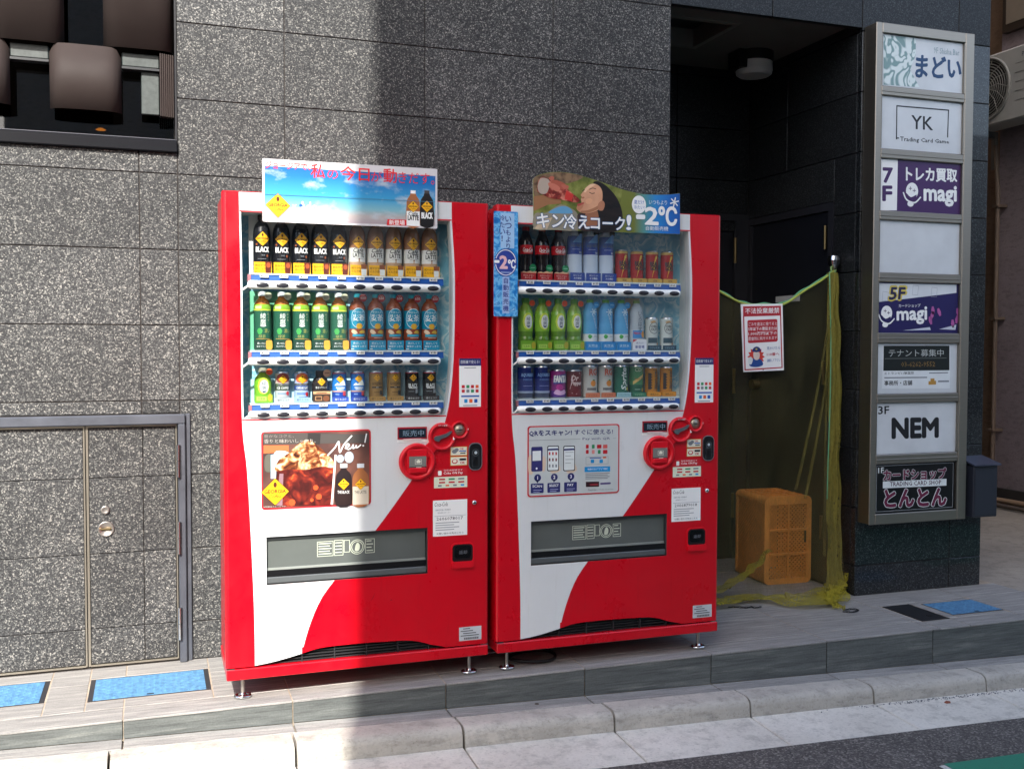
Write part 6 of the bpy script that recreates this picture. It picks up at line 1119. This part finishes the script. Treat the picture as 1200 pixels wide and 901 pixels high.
NL(MB().tube([(3.072-.012*v+.01*math.sin(v*6)-.028*v, .705-.08*v, 1.66*(1-v)+.02*v) for v in [k/24 for k in range(18)]], .003, P('#6fb78a', .7), 6).tube(spl([(3.115, .73, 1.67), (3.135, .725, 1.62), (3.128, .72, 1.55), (3.134, .718, 1.47)], 5, False), .005, P('#8fb56a', .7), 6).tube([(3.112+.014*math.cos(a), .728, 1.685+.02*math.sin(a)) for a in [2*PI*k/14 for k in range(14)]], .006, P('#8fae6a', .7), 6, True)).build('edge_cord', NT)
def ribbon(path, wd, m, seed, lift=.012, n=60, nv=7):
    rnd = random.Random(seed); ph = [rnd.uniform(0, 6) for _ in range(6)]; pp = spl(path, 10, False)
    def fn(u, v):
        k = u*(len(pp)-1); i = min(int(k), len(pp)-2); t_ = k-i; p = [pp[i][d]*(1-t_)+pp[i+1][d]*t_ for d in range(3)]
        dx, dy = pp[i+1][0]-pp[i][0], pp[i+1][1]-pp[i][1]; l = math.hypot(dx, dy) or 1; w2 = wd(u) if callable(wd) else wd
        s = (v-.5)*w2; cr_ = math.sin(v*9+u*26+ph[0])*.5+math.sin(u*55+v*7+ph[1])*.35+math.sin(v*17-u*19+ph[2])*.3
        return (p[0]-dy/l*s+.006*math.sin(u*40+ph[3]), p[1]+dx/l*s+.008*math.sin(u*31+ph[4]), max(.003, p[2]+lift*(.7+cr_)))
    return MB().grid(fn, n, nv, m)
NL(ribbon([(2.12, .70, .02), (2.3, .64, .02), (2.44, .63, .02), (2.57, .67, .015), (2.68, .63, .015), (2.76, .57, .012), (2.9, .545, .012), (3.04, .6, .02), (3.1, .63, .03)], lambda u: .1+.17*math.sin(PI*min(1, max(0, (u-.5)/.45)))**1+(.1*max(0, 1-u*3)), NETY, 3, .01, 110, 12)).build('bunched_hem', NT)
NL(ribbon([(2.13, .80, .02), (2.4, .76, .03), (2.55, .76, .07), (2.7, .80, .13), (2.83, .86, .2)], lambda u: .12*(1-u*.8), NETY, 5, .012, 60, 6)).build('bunched_fold', NT)
NL(ribbon([(3.06, .58, .05), (2.99, .52, .03), (2.93, .46, .012), (2.9, .4, .006), (2.93, .355, .005)], lambda u: .08*(1-u*.65), NETY, 8, .014, 40, 7)).build('hem_tail', NT)
NL(ribbon([(3.12, .66, .11), (3.08, .62, .06), (3.02, .585, .035), (2.96, .57, .015)], .1, NETY, 9, .009, 40, 9)).build('bunched_corner', NT)
for q0, q1, q2 in (((3.085, .705, 1.5), (2.99, .70, 1.0), (2.88, .70, .55)), ((3.09, .70, 1.55), (3.03, .69, 1.0), (2.93, .69, .5)), ((3.06, .70, 1.6), (3.05, .69, .9), (3.03, .66, .2))):
    pp_ = spl([q0, q1, q2], 10, False)
    NL(MB().grid(lambda u, v: (pp_[min(len(pp_)-1, int(v*(len(pp_)-1)+.001))][0]+(u-.5)*.012*(.4+v), pp_[min(len(pp_)-1, int(v*(len(pp_)-1)+.001))][1]-.012*math.sin(PI*u), pp_[min(len(pp_)-1, int(v*(len(pp_)-1)+.001))][2]), 4, 20, netmat('net_crease_%d' % int(q2[0]*100), '#a39a55', .25, .5))).build('crease', NT)
def chain(pts, label):
    t = thing('chain', pts[0], label, 'chain'); pp = spl(pts, 8, False); L = .016
    acc = 0; last = Vector(pp[0]); i = 0
    for a in pp[1:]:
        a = Vector(a)
        while (a-last).length > L:
            d = (a-last).normalized(); c = last+d*L/2; last = last+d*L; up_ = Vector((0, 0, 1)); sd_ = d.cross(up_); nrm = sd_ if i % 2 == 0 else up_*.6
            MB().tube([tuple(c-Vector(pts[0])+d*(.0105*math.cos(q))+nrm*(.005*math.sin(q))+Vector((0, 0, .005))) for q in [2*PI*k/10 for k in range(10)]], .0018, P('#2b2c2e', .35, .7), 5, True).build('chain_link', t); i += 1
chain([(2.42, .585, 0), (2.47, .57, 0), (2.5, .545, 0), (2.54, .56, 0), (2.53, .53, 0), (2.58, .54, 0)], 'short dark chain lying on the tiles by the right vending machine')
chain([(2.9, .33, 0), (2.94, .31, 0), (2.99, .33, 0), (2.98, .36, 0), (2.93, .355, 0)], 'small coil of dark chain at the end of the yellow net')

# ------------------------------------------------------------------ warning board on the rope
BY = .625; bd = thing('warning_board', (2.62, BY, 1.155), 'red and white no dumping notice hanging on the green net', 'notice')
A = lambda x, y: (lambda q: (q[0]-2.62, q[1]-1.155))(at(820+x/4.505, 300+y/4.505, BY-.002))
c0, c1, c2, c3 = A(218, 255), A(438, 252), A(445, 603), A(232, 612)
MB().slab([c0, c1, c2, c3], -.001, .003, WHT).build('board', bd)
b = MB(); y = -.0014; RB = P('#b5222e', .4)
b.poly([A(229, 266), A(429, 263), A(430, 314), A(230, 320)], y, RB)
for q in ([(229, 318), (235, 318), (243, 604), (237, 605)], [(424, 312), (430, 312), (438, 590), (432, 591)], [(237, 598), (437, 585), (438, 591), (238, 605)]): b.poly([A(*p) for p in q], y, RB)
b.poly([A(252, 345), A(258, 339), A(404, 333), A(410, 338), A(412, 445), A(406, 452), A(262, 460), A(255, 455)], y, RB)
tq(b, '不法投棄厳禁', [(240, 305), (420, 302), (420, 272), (240, 276)], y-.0004, WHT, .025, A)
for i, s in enumerate(('ごみを違法に捨てると', '5年以下の懲役または', '1,000万円以下の', '罰金刑に処せられます')): tq(b, s, [(257, 370+25.5*i), (408, 366+24.5*i), (408, 347+25*i), (257, 351+25.5*i)], y-.0004, WHT, .015, A)
st = []
for k in range(28): a = 2*PI*k/28; rr_ = 46 if k % 2 == 0 else 34; st.append(A(298+rr_*math.cos(a), 532+rr_*1.15*math.sin(a)))
b.poly(st, y, P('#cf3a2a', .4)).poly(spl([A(262, 578), A(275, 545), A(300, 540), A(325, 548), A(334, 575), A(298, 586)], 3), y-.0004, P('#234a8f', .4)).poly(spl([A(283, 510), A(300, 505), A(316, 512), A(314, 540), A(300, 550), A(286, 540)], 3), y-.0007, P('#e0cfc0', .4)).poly(spl([A(276, 502), A(285, 485), A(300, 478), A(315, 484), A(322, 500), A(300, 508)], 3), y-.001, P('#1f2f6a', .4)).poly(spl([A(255, 545), A(268, 532), A(280, 545), A(272, 572), A(258, 566)], 3), y-.001, OFFW).poly(ell(*A(299, 492), .006, .004, 8), y-.0013, P('#d9c23a', .4))
for s, q, m in (('見かけたら', [(355, 496), (424, 492), (424, 476), (355, 480)], P('#2a5a9a', .4)), ('110番へ', [(355, 528), (420, 524), (420, 508), (355, 512)], RB), ('通報して下さい', [(355, 560), (426, 556), (426, 540), (355, 544)], P('#2a5a9a', .4))): tq(b, s, q, y-.0004, m, .02, A)
b.poly(ell(*A(326, 263), .004), y-.0006, P('#d9d0c0', .4)).poly(ell(*A(335, 600), .003), y-.0006, P('#5a2a2a', .4)); b.build('notice_print', bd)

# ------------------------------------------------------------------ neighbour across the alley
nb = thing('neighbour_house', (6.25, 0, 0), 'pinkish stucco house wall across the alley at the right edge', 'building')
MB().box(0, 4, .3, 2.8, .14, 7, STUCCO).build('wall', nb); MB().box(-.03, 0, .3, 2.8, -.1, .14, P('#33302e', .8)).box(0, 4, .3, 2.8, -.1, .14, P('#33302e', .8)).build('plinth', nb)
MB().box(.25, 4, 2.8, 7, -.1, 7, BROWN).build('rear_wall', nb); MB().box(-3, .25, 4.4, 7, -.1, 7, BROWN).build('rear_wing', nb)
w1 = MB().box(-.05, .0, 1.9, 2.75, 3.78, 5.0, P('#2a211c', .45)).build('window', nb); 
for y0_ in (1.96, 2.37): MB().box(-.056, -.05, y0_, y0_+.34, 3.84, 4.9, P('#8f8374', .15, 0, .6)).build('pane', w1)
MB().tube([(-.07, 2.74, 0), (-.07, 2.74, 2.5), (-.06, 2.78, 2.9)], .018, P('#6d5d50', .6)).build('drain_pipe', nb)
for z in (.6, 1.5, 2.4): MB().box(-.1, 0, 2.71, 2.77, z, z+.02, P('#6d5d50', .6)).build('pipe_clip', nb)
q = MB().box(-1.6, -.2, 4.36, 4.4, 2.5, 3.5, P('#3a3a3c', .5)).box(-1.55, -.25, 4.34, 4.36, 2.56, 3.44, P('#2a1c12', .3)).build('rear_window', nb)
MB().tube([(-.08, .3, .05), (-.08, 1.5, .06), (-.08, 2.8, .05)], .022, P('#9a8068', .5), 10).build('floor_pipe', nb); MB().tube([(-.13, .3, .02), (-.13, 2.8, .02)], .016, P('#5b5048', .6), 8).build('floor_pipe', nb)
ac = thing('air_conditioner', (6.0, 2.55, 3.02), 'white outdoor air conditioner unit on the neighbouring wall above the alley', 'air conditioner')
ACW = P('#b3b2ac', .5)
MB().box(0, .22, -.5, .42, 0, .55, ACW, .012).build('casing', ac)
g = MB().move(lambda *a: a)
for k in range(11):
    R_ = .03+.021*k; g.tube([(-.012+.006*(k/10)**2, .15+R_*math.cos(a), .285+R_*math.sin(a)) for a in [2*PI*i/40 for i in range(40)]], .0035 if k < 10 else .012, P('#8d8c86', .4), 5, True)
for k in range(14): a = 2*PI*k/14; g.tube([(-.012, .15+.03*math.cos(a), .285+.03*math.sin(a)), (-.012, .15+.13*math.cos(a+.3), .285+.13*math.sin(a+.3)), (-.008, .15+.24*math.cos(a+.55), .285+.24*math.sin(a+.55))], .003, P('#8d8c86', .4), 5)
g.build('fan_grille', ac); MB().tube([(-.001, .15, .285), (-.0005, .15, .285)], .235, P('#141414', .6), 32).build('fan_well', ac)
for k in range(5): MB().box(-.003, 0, -.45, -.14, .14+.07*k, .143+.07*k, P('#7d7c78', .5)).build('casing_groove', ac)
MB().text('P', 0, 0, .02, .035, 0, P('#2a2a4a', .5)).move(lambda x, y, z: (-.002, -.2-x, .46+z)).build('lettering', ac)
for y_ in (-.4, .3): MB().box(.0, .26, y_-.02, y_+.02, -.05, 0, P('#6a6a66', .5)).box(.23, .26, y_-.02, y_+.02, -.3, -.05, P('#6a6a66', .5)).build('bracket', ac)

# ------------------------------------------------------------------ grit and litter in the gutter
gr_ = MB(); rg = random.Random(4)
for _ in range(420):
    x = min(3.6, max(2.3, rg.gauss(3.05, .3))); y = -.275-abs(rg.gauss(0, .028)); r = rg.uniform(.0015, .0042); z = gz(x)-.08+(.012 if y > -.3 else .006)
    ph = rg.uniform(0, 6); gr_.add([(x+r*math.cos(ph+q)*rg.uniform(.7, 1.2), y+r*math.sin(ph+q)*rg.uniform(.7, 1.2), z) for q in (0, 1.57, 3.14, 4.71)]+[(x, y, z+r*1.1)], [(0, 1, 4), (1, 2, 4), (2, 3, 4), (3, 0, 4)], P('#6f7174', .9))
gr_.build('grit', label='grey grit gathered along the foot of the kerb', cat='grit', kind='stuff')
lf = MB().add([(-.016, -.004, .002), (-.004, -.011, .006), (.012, -.006, .003), (.018, .004, .007), (.003, .011, .009), (-.012, .007, .005)], [(0, 1, 4, 5), (1, 2, 3, 4)], P('#8a4a34', .8)).add([(-.016, -.004, .001), (-.004, -.011, .005), (.012, -.006, .002), (.018, .004, .006), (.003, .011, .008), (-.012, .007, .004)], [(5, 4, 1, 0), (4, 3, 2, 1)], P('#6a3626', .8)).build('dead_leaf', label='small curled brown leaf lying in the gutter by the kerb', cat='leaf')
lf.location = (2.93, -.33, gz(2.93)-.074)
gm = MB().lathe([(.017, 0), (.016, .0012), (.001, .0016)], P('#2c2a29', .8), 14).move(lambda x, y, z: (x*1.2, y*.8, z)).build('gum_spot', label='flat dark gum spot stuck on the gutter near the asphalt', cat='gum'); gm.location = (2.05, -.47, gz(2.05)-.079)
gm = MB().lathe([(.009, 0), (.008, .001), (.001, .0012)], P('#4a3d33', .8), 12).build('gum_spot', label='small brown gum spot on the narrow pavement below the machines', cat='gum'); gm.location = (1.16, -.085, gz(1.16)+.0006)
